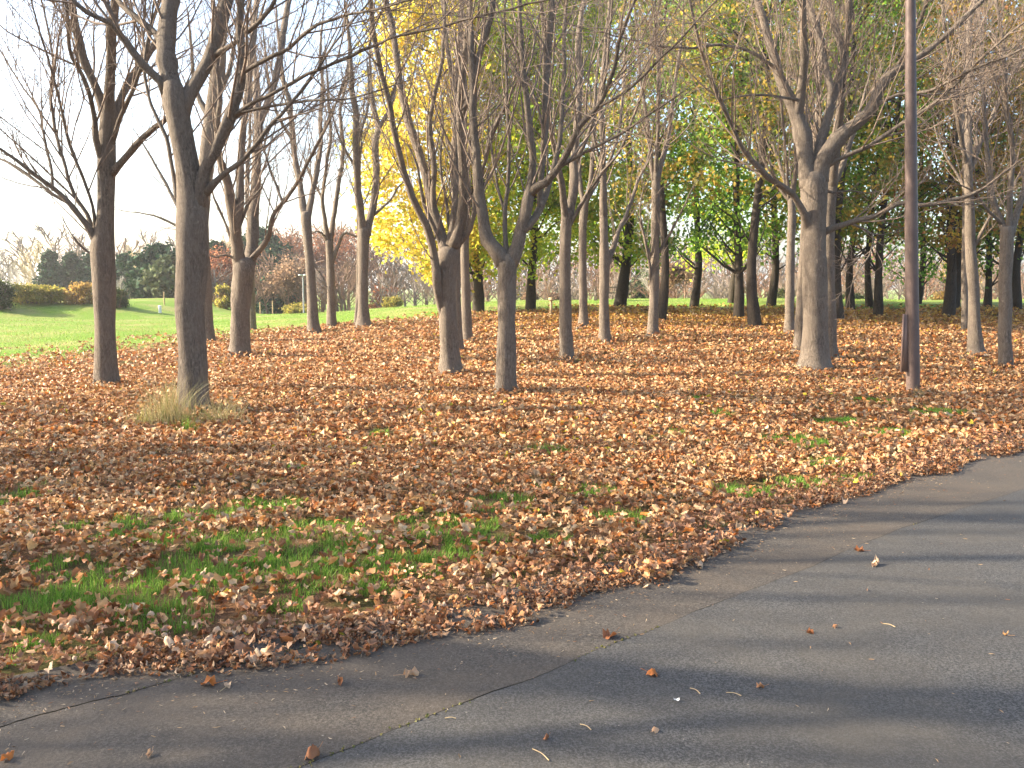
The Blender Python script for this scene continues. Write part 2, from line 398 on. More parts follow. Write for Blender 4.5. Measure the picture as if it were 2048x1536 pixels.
# seam between the worn strip and the road, and the crack nearer the leaves
SEAM = np.vstack([[-8, 0.4], worldline([(200, 1720), (450, 1600), (680, 1510), (830, 1450), (960, 1400), (1100, 1352), (1200, 1305), (1300, 1268), (1480, 1193), (1600, 1145), (1700, 1102), (1800, 1062), (1960, 1010), (2200, 935)]), [9.5, 9.6], [20, 15.5], [80, 42]])
CR2 = np.vstack([[-8, 2.0], worldline([(-300, 1545), (0, 1464), (60, 1445), (140, 1422), (230, 1400), (300, 1380), (400, 1352), (500, 1330), (570, 1311), (640, 1290), (760, 1240), (1000, 1190), (1300, 1110), (1800, 930)]), [9.0, 12.5], [20, 19.0], [80, 48]])
def dense(L, step=0.04, wob=0.01, seed=0):
    s = np.concatenate([[0], np.cumsum(np.linalg.norm(np.diff(L, axis=0), axis=1))])
    near = np.arange(0, s[-1], step) if s[-1] < 40 else np.concatenate([np.arange(0, 24, step), np.arange(24, s[-1], 1.0)])
    P = np.stack([np.interp(near, s, L[:, k]) for k in range(2)], 1)
    g = np.random.default_rng(seed); w = np.zeros(len(P))
    for k in range(9): w += wob / (1 + k * 0.5) * np.sin(near * (1.5 * 1.75 ** k) + g.uniform(0, 6))
    P[:, 1] += w; return P
def strip(name, A, B, z, material, **kw):
    """sheet between two dense lines with the same x order; B = above"""
    X = np.unique(np.concatenate([np.arange(-8, 14, 0.02), np.arange(14, 80, 1.0), A[:1, 0]]))
    ya = np.interp(X, A[:, 0], A[:, 1]); yb = np.interp(X, B[:, 0], B[:, 1]); yb = np.maximum(yb, ya + 0.001)
    K = 5; rows = [ya + (yb - ya) * k / K for k in range(K + 1)]
    V = np.concatenate([np.stack([X, r, HT(X, r) * 0 + z + HT(X, r)], 1) for r in rows]); n = len(X)
    I = np.arange(n * (K + 1)).reshape(K + 1, n); q = np.stack([I[:-1, :-1], I[:-1, 1:], I[1:, 1:], I[1:, :-1]], -1).reshape(-1, 4)
    return link(name, mkmesh(name, V, [q], smooth=False, material=material), kind="structure", **kw)
sd = dense(SEAM, wob=0.007, seed=3); c2 = dense(CR2, step=0.02, wob=0.012, seed=4); c2[:, 1] += 0.014 * (vnoise(c2[:, 0], c2[:, 1], 0.07, 91) - 0.5) + 0.007 * (vnoise(c2[:, 0], c2[:, 1], 0.025, 92) - 0.5)
gapA = 0.003 + 0.006 * vnoise(sd[:, 0], sd[:, 1], 0.35, 5) ** 2; gapB = 0.0005 + 0.006 * vnoise(c2[:, 0], c2[:, 1], 0.3, 6) ** 1.5
near0 = np.array([[-8, -30], [80, -30.0]])
edge = dense(ROAD + np.array([0, 0.20]), wob=0.02, seed=9)
strip("road_bed", near0, edge, 0.004, M_CRACK)
strip("road", near0, np.stack([sd[:, 0], sd[:, 1] - gapA], 1), 0.016, M_ASP)
strip("road_worn_strip", np.stack([sd[:, 0], sd[:, 1] + gapA], 1), np.stack([c2[:, 0], c2[:, 1] - gapB], 1), 0.014, M_ASP2)
strip("road_edge_strip", np.stack([c2[:, 0], c2[:, 1] + gapB], 1), edge + np.array([0, 0.02]), 0.0145, M_ASP2)
RZ = 0.016

# ------------------------------------------------------------------ leaves on the ground
OUT = np.array([(0, -0.42), (0.20, -0.32), (0.42, -0.28), (0.36, -0.04), (0.52, 0.16), (0.27, 0.28), (0.0, 0.54), (-0.27, 0.28), (-0.52, 0.16), (-0.36, -0.04), (-0.42, -0.28), (-0.20, -0.32)])
def leaf_variants(n, lod, seed, curl=1.0):
    g = np.random.default_rng(seed); out = []
    for i in range(n):
        o = OUT if lod in (0, 3) else (OUT[[0, 2, 4, 6, 8, 10]] if lod == 1 else OUT[[0, 4, 6, 8]])
        o = o * g.uniform(0.85, 1.15, o.shape)
        mid = o * 0.5
        v2 = np.vstack([[0, 0], o]) if lod else np.vstack([[0, 0], mid, o])
        ro = g.uniform(0, 6.28); cr, sr = math.cos(ro), math.sin(ro)
        x = v2[:, 0] * cr - v2[:, 1] * sr; y = v2[:, 0] * sr + v2[:, 1] * cr
        kx = g.choice([-1, 1], p=[0.35, 0.65]) * g.uniform(1.8, 5.6) * curl; ky = g.uniform(-2.2, 2.6) * curl
        zc = 0.08 * curl * np.sin(9 * x + i) * np.cos(8 * y) + g.normal(0, 0.06 * curl, len(x))
        X = np.sin(kx * x) / kx; Zx = (1 - np.cos(kx * x)) / kx; Y = np.sin(ky * y) / ky; Zy = (1 - np.cos(ky * y)) / ky
        V = np.stack([X, Y, Zx + Zy + zc], 1); V[:, 2] -= np.percentile(V[:, 2], 20); k = len(o)
        if lod:
            F = np.array([(0, 1 + j, 1 + (j + 1) % k) for j in range(k)])
        else:
            F = []
            for j in range(k):
                j2 = (j + 1) % k
                F += [(0, 1 + j, 1 + j2), (1 + j, 1 + k + j, 1 + k + j2), (1 + j, 1 + k + j2, 1 + j2)]
            F = np.array(F)
        out.append((V, F))
    return out
PAL = np.array([(0.37, 0.150, 0.062), (0.47, 0.240, 0.115), (0.60, 0.370, 0.210), (0.64, 0.45, 0.29), (0.26, 0.105, 0.045), (0.52, 0.18, 0.045), (0.33, 0.195, 0.115), (0.56, 0.31, 0.13)])
PW = np.array([0.19, 0.24, 0.20, 0.11, 0.09, 0.04, 0.07, 0.06]); PW = PW / PW.sum()
GOLD = np.array([(0.58, 0.33, 0.06), (0.48, 0.24, 0.05), (0.66, 0.44, 0.12), (0.40, 0.20, 0.06)])
def rotmats(n, tilt, g):
    az = g.uniform(0, 2 * math.pi, n); ta = g.uniform(0, 2 * math.pi, n); tl = np.abs(g.normal(0, tilt, n))
    ca, sa = np.cos(az), np.sin(az); Rz = np.zeros((n, 3, 3)); Rz[:, 0, 0] = ca; Rz[:, 0, 1] = -sa; Rz[:, 1, 0] = sa; Rz[:, 1, 1] = ca; Rz[:, 2, 2] = 1
    k = np.stack([np.cos(ta), np.sin(ta), np.zeros(n)], 1); K = np.zeros((n, 3, 3))
    K[:, 0, 2] = k[:, 1]; K[:, 1, 2] = -k[:, 0]; K[:, 2, 0] = -k[:, 1]; K[:, 2, 1] = k[:, 0]
    Rt = np.eye(3)[None] + np.sin(tl)[:, None, None] * K + (1 - np.cos(tl))[:, None, None] * (K @ K)
    return Rt @ Rz
def scatter(P, size, tilt, variants, g, cols):
    n = len(P); R = rotmats(n, tilt, g); which = g.integers(0, len(variants), n); Vs, Fs, Cs, off = [], [], [], 0
    for k, (v, f) in enumerate(variants):
        s = np.where(which == k)[0]
        if not len(s): continue
        V = np.einsum('nij,vj->nvi', R[s], v) * size[s][:, None, None] + P[s][:, None, :]
        Vs.append(V.reshape(-1, 3)); Cs.append(np.repeat(cols[s], len(v), 0))
        F = f[None] + (np.arange(len(s)) * len(v))[:, None, None] + off; Fs.append(F.reshape(-1, f.shape[1])); off += len(s) * len(v)
    return np.concatenate(Vs), [np.concatenate(Fs)], np.concatenate(Cs)

# grass patches of the photograph as world ellipses (x, y, rx, ry)
PATCH = []
for (x, y, rx, ry) in [(60, 1222, 130, 34), (250, 1195, 150, 36), (330, 1245, 90, 22), (430, 1130, 110, 34), (560, 1130, 90, 30), (590, 1200, 55, 26),
                       (700, 1102, 70, 28), (800, 1138, 90, 22), (900, 1112, 60, 26), (990, 1076, 50, 13), (1100, 1080, 40, 12), (1240, 1040, 50, 12),
                       (950, 1052, 50, 13), (200, 1062, 80, 20), (400, 1035, 60, 14), (530, 1012, 70, 12), (30, 1000, 45, 15), (1000, 1010, 70, 13),
                       (15, 1315, 45, 22), (90, 1290, 40, 10), (120, 1130, 50, 14), (660, 1160, 50, 18), (750, 1180, 40, 14), (480, 1090, 90, 20), (640, 1060, 80, 16), (860, 1085, 80, 18), (160, 1150, 80, 18), (380, 1170, 80, 20),
                       (1590, 885, 60, 11), (1680, 848, 40, 9), (1870, 830, 70, 8), (1740, 805, 40, 5), (1480, 985, 60, 11), (1590, 968, 55, 9),
                       (1670, 930, 60, 9), (1440, 830, 20, 7), (1390, 800, 20, 5), (1100, 905, 50, 8), (1790, 870, 40, 7), (1350, 870, 25, 6), (1700, 960, 40, 6),
                       (850, 1045, 60, 14), (330, 1080, 60, 15), (1180, 985, 50, 8), (760, 870, 20, 5), (590, 940, 15, 5)]:
    cx, cy = G(x, y); x2, _ = G(x + rx, y); _, y2 = G(x, y - ry); PATCH.append((cx, cy, abs(x2 - cx), abs(y2 - cy)))
def patchiness(x, y):
    o = np.zeros_like(x); W = vnoise(x, y, 0.28, 27)
    for (cx, cy, rx, ry) in PATCH:
        d = ((x - cx) / rx) ** 2 + ((y - cy) / ry) ** 2; o = np.maximum(o, clamp01(1.9 - d - 1.2 * (W - 0.35)))
    return o
def cover(x, y):
    c = np.ones_like(x)
    p = patchiness(x, y); cl = vnoise(x, y, 0.13, 21)
    c *= 1 - p * np.where(cl > 0.62, 0.45, 0.93)
    c *= 1 - 0.45 * (vnoise(x, y, 0.5, 22) > 0.78) * (vnoise(x, y, 0.12, 25) > 0.4)
    d = (far_y(x) - y); ld_ = np.where(y > 12, left_d(x, y), 99); tl = clamp01(d / 4.5 + 0.30 * (vnoise(x, y, 1.2, 23) - 0.5)) ** 1.1 * (0.012 + 0.988 * clamp01(ld_ / 7.5 + 0.35 * (vnoise(x, y, 1.0, 29) - 0.5)) ** 1.9); c *= np.where(y > 12, tl, 1)
    pass
    e = y - road_y(x) - 0.17 * (vnoise(x, y, 0.42, 24) - 0.45) * 2 - 0.07 * (vnoise(x, y, 0.12, 26) - 0.5) + 0.05
    c *= clamp01(e / 0.06 + 0.5)
    return c
def candidates(y0, y1, dens, g, marg=3.0):
    marg = 2.0; A = (0.62 * (y0 + y1) / 2 + marg) * 2 * (y1 - y0); n = int(A * dens)
    y = np.sqrt(g.uniform(y0 ** 2, y1 ** 2, n)) ; w = 0.62 * y + marg; x = g.uniform(-1, 1, n) * w
    # uniform over area: thin by w
    k = g.random(n) < w / (0.62 * y1 + marg) * (y0 + y1) / (2 * y) + 0.15
    x, y = x[k], y[k]; k = (g.random(len(x)) < cover(x, y)); return x[k], y[k]
TR_BASES = np.array([G(a_, b_) for a_, b_ in [(214, 779), (390, 826), (417, 684), (480, 713), (628, 668), (664, 655), (728, 657), (903, 752), (935, 684), (1012, 792), (1133, 722), (1167, 656), (1209, 687), (1305, 671), (1579, 669), (1597, 707), (1630, 742), (1660, 720), (1952, 712), (2010, 740), (1824, 795)]])
bands = [(2.6, 9.0, 760, 3, 0.042, 0.078), (9.0, 17.0, 420, 1, 0.058, 0.09), (17.0, 30.0, 150, 1, 0.085, 0.115), (30.0, 47.0, 60, 2, 0.13, 0.17)]
Vs, Fs, Cs, off = [], [], [], 0
NEARP = None
for bi, (y0, y1, de, lod, s0, s1) in enumerate(bands):
    g = np.random.default_rng(100 + bi)
    x, y = candidates(y0, y1, de, g)
    heap = vnoise(x, y, 0.45, 31); n = len(x)
    edge_pile = np.exp(-((y - road_y(x) - 0.25) / 0.35) ** 2)
    z = HT(x, y) + 0.012 + g.random(n) * (0.03 + 0.055 * heap + 0.02 * edge_pile)
    hp_ = np.zeros(n)
    for (tx_, ty_) in TR_BASES: hp_ = np.maximum(hp_, np.exp(-(((x - tx_) ** 2 + (y - ty_) ** 2) / 0.36 ** 2)))
    z = z + hp_ * (0.02 + 0.10 * g.random(n)) + 0.05 * clamp01((vnoise(x, y, 0.9, 33) - 0.62) * 4) * g.random(n)
    size = g.uniform(s0, s1, n) * np.where(g.random(n) < 0.25, 0.7, 1)
    size = size * (1 - 0.35 * (edge_pile > 0.5) * (g.random(n) < 0.75))
    cols = PAL[g.choice(len(PAL), n, p=PW)] * g.uniform(0.66, 1.2, (n, 1)) * np.array([1.02, 1.03, 0.92])
    ek_ = (edge_pile > 0.35) & (g.random(n) < 0.7); cols[ek_] = np.array([(0.36, 0.18, 0.095), (0.27, 0.13, 0.065), (0.42, 0.24, 0.14)])[g.integers(0, 3, ek_.sum())]
    gold = ss(22, 32, y) * ss(-4, 4, x) ; gk = g.random(n) < gold * 0.75
    cols[gk] = GOLD[g.integers(0, len(GOLD), gk.sum())] * g.uniform(0.8, 1.15, (gk.sum(), 1))
    yl = g.random(n) < 0.006; cols[yl] = (0.50, 0.42, 0.04)
    P = np.stack([x, y, z], 1)
    if bi == 0:                                    # the nearest ones become things of their own further down
        d2 = x ** 2 + y ** 2; vis = (np.abs(x) < 0.565 * y) & (z > 0); order = np.argsort(np.where(vis, d2, 1e9))
        top = order[:9000]; top = top[np.argsort(-(z[top] * 14 - np.sqrt(d2[top]) + g.random(len(top)) * 0.4))][:262]
        NEARP = (P[top].copy(), size[top].copy(), cols[top].copy()); k = np.ones(n, bool); k[top] = False
        P, size, cols = P[k], size[k], cols[k]
    V, F, C = scatter(P, size, 0.8, leaf_variants(16 if lod == 3 else 10, lod, 50 + bi, 1.0), g, cols)
    Vs.append(V); Fs.append(F[0] + off); Cs.append(C); off += len(V)
# crushed fragments in the drift along the asphalt
g = np.random.default_rng(140); n = 26000
x = g.uniform(-4.5, 9, n); y = road_y(x) + g.normal(0.03, 0.16, n) + 0.03; k = (y > road_y(x) - 0.12 + 0.34 * (vnoise(x, y, 0.42, 24) - 0.5)) & (vnoise(x, y, 0.22, 42) > 0.28); x, y = x[k], y[k]; n = len(x)
P = np.stack([x, y, np.maximum(HT(x, y), 0) + 0.018 + g.random(n) * 0.022], 1)
V, F, C = scatter(P, g.uniform(0.015, 0.045, n), 0.6, leaf_variants(6, 2, 77, 1.6), g, PAL[g.choice(len(PAL), n, p=PW)] * g.uniform(0.5, 0.95, (n, 1)))
Vs.append(V); Fs.append(F[0] + off); Cs.append(C); off += len(V)
LITTER = link("fallen_leaves", mkmesh("fallen_leaves", np.concatenate(Vs), Fs, np.concatenate(Cs), smooth=False, material=M_LEAF), kind="stuff")
LITTER["label"] = "thick carpet of dry brown maple leaves under the trees"; LITTER["category"] = "leaves"

# single leaves of the drift nearest the camera
LV = leaf_variants(24, 0, 900, 1.25); LM = []; LCI = []
g = np.random.default_rng(901)
for i, (v, f) in enumerate(LV):
    ci = int(g.choice(len(PAL), p=PW)); c = PAL[ci] * g.uniform(0.85, 1.15)
    st = np.array([(0, -0.25, 0.02), (0.03, -0.55, 0.05), (0.10, -0.85, 0.02)]) + np.array([[0, 0, 0], [0, 0, g.uniform(0, 0.15)], [g.uniform(-0.1, 0.1), 0, g.uniform(0, 0.2)]])
    V2, q2 = tubes([st], [[0.012, 0.01, 0.014]], 3)
    LM.append(mkmesh("fallen_leaf", np.vstack([v, V2]), [f, q2 + len(v)], np.tile(c, (len(v) + len(V2), 1)), material=M_LEAF)); LCI.append(ci)
P, S, C = NEARP
for i in range(len(P)):
    o = link("fallen_leaf", LM[i % len(LM)], loc=tuple(P[i]))
    o.scale = (S[i],) * 3; o.rotation_euler = (rnd.gauss(0, 0.35), rnd.gauss(0, 0.35), rnd.uniform(0, 6.28))
    u_ = P[i][0] / P[i][1]
    where = "at the left end of the drift" if u_ < -0.36 else "in the drift above the long crack" if u_ < -0.2 else "in the drift below the green patch" if u_ < -0.04 else "in the drift where it bulges over the asphalt" if u_ < 0.1 else "in the drift along the rising edge of the road"
    o["label"] = ["rust-brown", "tan", "light tan", "pale", "dark brown", "orange-brown", "grey-brown", "amber"][LCI[i % len(LM)]] + " curled leaf " + where; o["category"] = "leaf"; o["group"] = o["label"]
def rot_leaf(px, py, s, label, ci=1, col=None, seed=0, lift=0.01):
    x, y, z = ground_at(px, py); v, f = LV[(seed * 5 + 3) % len(LV)]
    c = col or tuple(PAL[ci])
    st = np.array([(0, -0.25, 0.02), (0.03, -0.6, 0.1), (0.12, -0.95, 0.16)]); V2, q2 = tubes([st], [[0.014, 0.012, 0.016]], 4)
    V = np.vstack([v, V2]); V[:, 2] *= 1.15; V[:, 2] -= np.percentile(V[:, 2], 12)
    o = link("fallen_leaf", mkmesh("fallen_leaf", V, [f, q2 + len(v)], np.tile(c, (len(V), 1)), material=M_LEAF), loc=(x, y, RZ + lift * 0.3))
    o.scale = (s,) * 3; o.rotation_euler = (0.1 * math.sin(seed), 0.12 * math.cos(seed * 2), seed * 1.7)
    o["label"] = label; o["category"] = "leaf"; o["group"] = "leaves lying loose on the asphalt"
loose = [(418, 1377, .095, "curled orange-brown leaf just beyond the crack, with a stalk lying beside it", 5), (680, 1374, .075, "small ragged brown leaf standing on edge on the asphalt below the leaf drift", 0),
         (823, 1358, .105, "large tan and dark curled leaf left of the mossy seam", 2), (363, 1318, .06, "small brown leaf with an upright stalk by the leaf drift at left", 1),
         (1218, 1280, .10, "dark flat-curled leaf on the worn strip just left of the seam", 4), (1305, 1358, .075, "orange-brown leaf on the grey asphalt right of the seam", 5),
         (1750, 1136, .12, "pale folded leaf casting a shadow on the open road at right", 3), (1717, 1107, .09, "thin dark leaf lying flat beyond the pale folded leaf", 4),
         (625, 1522, .10, "brown crumpled leaf at the very bottom on the end of the seam", 0), (1620, 1273, .055, "tiny dark red leaf on the shaded road", 4),
         (16, 1528, .07, "orange leaf in the bottom left corner of the asphalt", 5), (1520, 1383, .05, "small rust leaf in the middle of the open road", 1),
         (1180, 1060, .0, "", 0), (1700, 1110, .0, "", 0), (455, 1380, .055, "pale leaf stalk piece beside the curled orange leaf", 3),
         (1670, 1262, .04, "small brown leaf scrap on the bluish road", 1), (1460, 1080, .10, "bright tan leaf at the tip of the leaf drift", 3), (1310, 1472, .045, "round tan leaf scrap low on the grey road", 2),
         (2010, 1278, .05, "pale orange leaf scrap near the right end of the road", 7), (1092, 1487, .05, "brown leaf scrap low beside the long pale stalk", 0), (1690, 1010, .09, "light tan leaf resting where the leaf edge meets the road", 3),
         (1400, 1140, .10, "pale grey-brown leaf lying in the edge of the drift", 3), (880, 1265, .09, "dark brown leaf just off the drift end", 4), (300, 1520, .05, "flat tan scrap at lower left asphalt", 2)]
for i, (x, y, s, lab, ci) in enumerate(loose):
    if s: rot_leaf(x, y, s * 0.78, lab, ci, seed=i + 1)
# leaf stalks and bits
M_STALK = plain("stalk", (0.36, 0.27, 0.15), 0.7)
M_CHIP = plain("pale_scrap", (0.62, 0.60, 0.55), 0.7, 0.1)
stalks = [((1065, 1508), (1098, 1532), "long pale stalk lying low on the asphalt"), ((1452, 1394), (1482, 1401), "thin straw stalk on the open road right of the white scrap"), ((1160, 1458), (1182, 1470), "short yellow stalk low in the middle of the road"),
          ((356, 1350), (366, 1333), "grey twig standing off the leaf drift at left"), ((1380, 1385), (1400, 1397), "thin greenish stalk above the white scrap"), ((1765, 1255), (1790, 1262), "faint pale stalk on the right of the road"),
          ((440, 1392), (462, 1378), "forked stalk beside the curled orange leaf"), ((890, 1446), (912, 1447), "short flat straw just right of the mossy seam")]
for (a, b_, lab) in stalks:
    p0 = ground_at(*a); p1 = ground_at(*b_); mid = ((p0[0] + p1[0]) / 2 + 0.004, (p0[1] + p1[1]) / 2, RZ + 0.008)
    Pq, Rq = resample([(p0[0], p0[1], RZ + 0.003), mid, (p1[0], p1[1], RZ + 0.004)], [0.0018, 0.0014, 0.0022], 7)
    V, q = tubes([Pq], [Rq], 5); o = link("leaf_stalk", mkmesh("leaf_stalk", V - Pq[0], [q], smooth=True, material=M_STALK), loc=tuple(Pq[0]))
    o["label"] = lab; o["category"] = "stalk"; o["group"] = "stalks scattered on the asphalt"
x, y, z = ground_at(1353, 1411)
v, f = LV[4]; o = link("white_scrap", mkmesh("white_scrap", v * np.array([1, 0.6, 0.5]), [f], material=M_CHIP), loc=(x, y, RZ + 0.008)); o.scale = (0.035,) * 3
o["label"] = "small torn white scrap on the grey asphalt"; o["category"] = "scrap"
# tiny seeds and grit on the road, uncountable
g = np.random.default_rng(150); n = 5200; x = g.uniform(-3.2, 7, n); y = g.uniform(1.9, 9.5, n); ex_ = (np.arange(n) > 800); y[ex_] = road_y(x[ex_]) - g.exponential(0.16, ex_.sum()); k = y < road_y(x) - 0.02; x, y, ex_ = x[k], y[k], ex_[k]; n = len(x)
V, F, C = scatter(np.stack([x, y, np.full(n, RZ + 0.004)], 1), np.where(ex_, g.uniform(0.006, 0.026, n), g.uniform(0.012, 0.036, n)), 0.25, [(v * np.array([0.35, 1, 0.3]), f) for v, f in leaf_variants(6, 2, 78, 0.8)], g, np.array([(0.38, 0.26, 0.14), (0.30, 0.19, 0.10), (0.46, 0.36, 0.24), (0.25, 0.13, 0.07)])[g.integers(0, 4, n)])
o = link("leaf_crumbs", mkmesh("leaf_crumbs", V, F, C, material=M_LEAF), kind="stuff", label="tiny leaf crumbs and seeds strewn over the asphalt", category="litter")
# moss in the cracks
g = np.random.default_rng(151); n = 2600; k = g.integers(0, len(sd), n); cx, cy = sd[k, 0], sd[k, 1]; k2 = (vnoise(cx, cy, 0.5, 61) > 0.62) & (cx > -3) & (cx < 5); cx, cy = cx[k2], cy[k2]
k = g.integers(0, len(c2), n); ex, ey = c2[k, 0], c2[k, 1]; k2 = (vnoise(ex, ey, 0.5, 62) > 0.72) & (ex > -4) & (ex < 0); cx = np.concatenate([cx, ex[k2]]); cy = np.concatenate([cy, ey[k2]]); n = len(cx)
V, F, C = scatter(np.stack([cx + g.normal(0, .004, n), cy + g.normal(0, .009, n), np.full(n, RZ + 0.001)], 1), g.uniform(0.006, 0.018, n), 0.8, leaf_variants(4, 2, 79, 1.2), g, np.array([(0.10, 0.12, 0.03), (0.17, 0.17, 0.05), (0.22, 0.2, 0.07)])[g.integers(0, 3, n)])
link("crack_moss", mkmesh("crack_moss", V, F, C, material=M_GRASS), kind="stuff", label="yellow-green moss growing in the asphalt seam", category="moss")

# ------------------------------------------------------------------ grass
def blades(P, h, w, g, cols, lean=0.35, bend=0.5):
    n = len(P); az = g.uniform(0, 6.283, n); ln = g.normal(0, lean, n); d = np.stack([np.cos(az), np.sin(az)], 1)
    wv = np.stack([-np.sin(az + 0.6), np.cos(az + 0.6)], 1) * w[:, None] / 2
    def pt(t, k):
        o = np.zeros((n, 3)); o[:, :2] = P[:, :2] + d * (h * (ln * t + bend * g.uniform(0.0, 1.0, n) * 0 + bend * 0.5 * t * t))[:, None] + wv * k; o[:, 2] = P[:, 2] + h * t * (1 - 0.18 * t); return o
    V = np.stack([pt(0, -1), pt(0, 1), pt(0.55, 0.75), pt(0.55, -0.75), pt(1, 0)], 1).reshape(-1, 3)
    b0 = (np.arange(n) * 5)[:, None]
    return V, [b0 + np.array([[0, 1, 2, 3]]), b0 + np.array([[3, 2, 4]])], np.repeat(cols, 5, 0)
GC = np.array([(0.13, 0.27, 0.03), (0.19, 0.36, 0.045), (0.26, 0.40, 0.06), (0.09, 0.19, 0.022), (0.34, 0.37, 0.10)])
g = np.random.default_rng(200); PX, PY = [], []
for (cx, cy, rx, ry) in PATCH:
    n = int(min(5200, max(260, 3.14 * rx * ry * 6500))); a = g.uniform(0, 6.283, n); r = np.sqrt(g.random(n)) * 1.15
    PX.append(cx + rx * r * np.cos(a)); PY.append(cy + ry * r * np.sin(a))
x = np.concatenate(PX); y = np.concatenate(PY); k = (vnoise(x, y, 0.09, 71) > 0.30) & (vnoise(x, y, 0.28, 27) < 0.8) & (y > road_y(x) + 0.10); x, y = x[k], y[k]
x2, y2 = g.uniform(-9, 10, 26000), g.uniform(2.8, 16, 26000); k = (np.abs(x2) < 0.7 * y2) & (y2 > road_y(x2) + 0.3) & (vnoise(x2, y2, 0.22, 72) > 0.66); x = np.concatenate([x, x2[k]]); y = np.concatenate([y, y2[k]])
n = len(x); lenm = 0.75 + 0.6 * vnoise(x, y, 0.3, 73)
V, F, C = blades(np.stack([x, y, HT(x, y)], 1), g.uniform(0.03, 0.075, n) * lenm, g.uniform(0.002, 0.004, n) * (1 + y / 12), g, GC[g.choice(5, n, p=[.3, .33, .17, .13, .07])] * g.uniform(0.8, 1.15, (n, 1)))
link("grass", mkmesh("grass", V, F, C, material=M_GRASS), kind="stuff", label="bright green grass showing through the leaves near the road", category="grass")
# lawn beyond the leaves
n = 80000; y = g.uniform(14, 50, n); x = g.uniform(-0.66, 0.45, n) * y; k = ((y > far_y(x) - 3.5) | (left_d(x, y) < 6.5 * g.random(n))) & (y < 60); x, y = x[k], y[k]; n = len(x)
lc_ = GC[g.choice(5, n, p=[.2, .3, .25, .05, .2])] * g.uniform(0.8, 1.2, (n, 1))
dr_ = g.random(n) < clamp01((vnoise(x, y, 3.0, 74) * 0.6 + vnoise(x, y, 0.9, 75) * 0.4 - 0.48) * 3) * 0.8; lc_[dr_] = np.array([0.36, 0.33, 0.13]) * g.uniform(0.8, 1.1, (dr_.sum(), 1))
V, F, C = blades(np.stack([x, y, HT(x, y)], 1), g.uniform(0.03, 0.07, n), g.uniform(0.008, 0.018, n), g, lc_)
link("grass", mkmesh("grass", V, F, C, material=M_GRASS), kind="stuff", label="mown green lawn beyond the leaf carpet", category="grass")

def tuft(px, py, n, h, spread, cols, label, seed, w=0.004, lean=0.3):
    g = np.random.default_rng(seed); cx, cy, cz = ground_at(px, py); a = g.uniform(0, 6.283, n); r = np.abs(g.normal(0, spread, n))
    P = np.stack([r * np.cos(a), r * np.sin(a) * 0.8, np.full(n, -0.01)], 1)
    V, F, C = blades(P, h * g.uniform(0.3, 1.0, n) * np.exp(-(r / spread) ** 2 / 5), np.full(n, w), g, np.array(cols)[g.integers(0, len(cols), n)] * g.uniform(0.8, 1.2, (n, 1)), lean, 0.7)
    e = empty("grass_tuft", (cx, cy, cz), label, "grass tuft", "grass tufts in the leaves")
    link("blades", mkmesh("blades", V, F, C, material=M_GRASS), e, kind="stuff")
STRAW = [(0.45, 0.36, 0.17), (0.52, 0.44, 0.24), (0.36, 0.30, 0.14), (0.30, 0.32, 0.10)]
tuft(338, 852, 620, 0.92, 0.26, STRAW, "tall dry straw-coloured tuft on the left of the thick trunk with sloping fork", 1, 0.0045, 0.42)
tuft(436, 852, 260, 0.62, 0.24, STRAW, "thinner dry grass on the right of the same thick trunk", 2, 0.0045, 0.6)
tuft(295, 852, 220, 0.36, 0.20, STRAW + [(0.14, 0.24, 0.04)], "low faded grass spreading left of the tall straw tuft", 3)
tuft(375, 868, 200, 0.34, 0.12, [(0.14, 0.26, 0.03), (0.2, 0.3, 0.05)], "fresh green blades in front of the tall straw tuft", 4)
tuft(1045, 797, 160, 0.16, 0.12, [(0.16, 0.22, 0.05), (0.3, 0.28, 0.11)], "short grey-green tuft right of the wide V-forked trunk", 5)
tuft(995, 797, 50, 0.10, 0.05, [(0.16, 0.32, 0.03)], "small bright green weed at the left foot of the V-forked trunk", 6, 0.012)
tuft(1838, 800, 130, 0.34, 0.09, STRAW, "dry straws standing against the foot of the brown pole", 7)
tuft(1850, 815, 260, 0.12, 0.25, STRAW[:2] + [(0.16, 0.25, 0.04)], "low mixed grass around the foot of the brown pole", 8)
tuft(175, 782, 120, 0.14, 0.10, [(0.14, 0.24, 0.05), (0.2, 0.3, 0.07)], "small green tuft left of the leftmost trunk", 9)
tuft(1515, 648, 60, 0.22, 0.10, [(0.4, 0.34, 0.04), (0.25, 0.28, 0.04)], "yellow-green sprout at the foot of a dark trunk", 10, 0.02)
tuft(1660, 722, 60, 0.14, 0.10, [(0.14, 0.24, 0.05), (0.4, 0.36, 0.16)], "green blades between the two pressed-together trunks on the right", 11)
tuft(1690, 845, 160, 0.13, 0.14, [(0.12, 0.30, 0.03), (0.18, 0.36, 0.04)], "bright clover-like weed in the leaves left of the pole", 12, 0.012)
tuft(1440, 835, 70, 0.12, 0.07, [(0.12, 0.30, 0.03)], "small green weed in the leaves between the V-forked trunk and the thick right trunk", 13, 0.012)

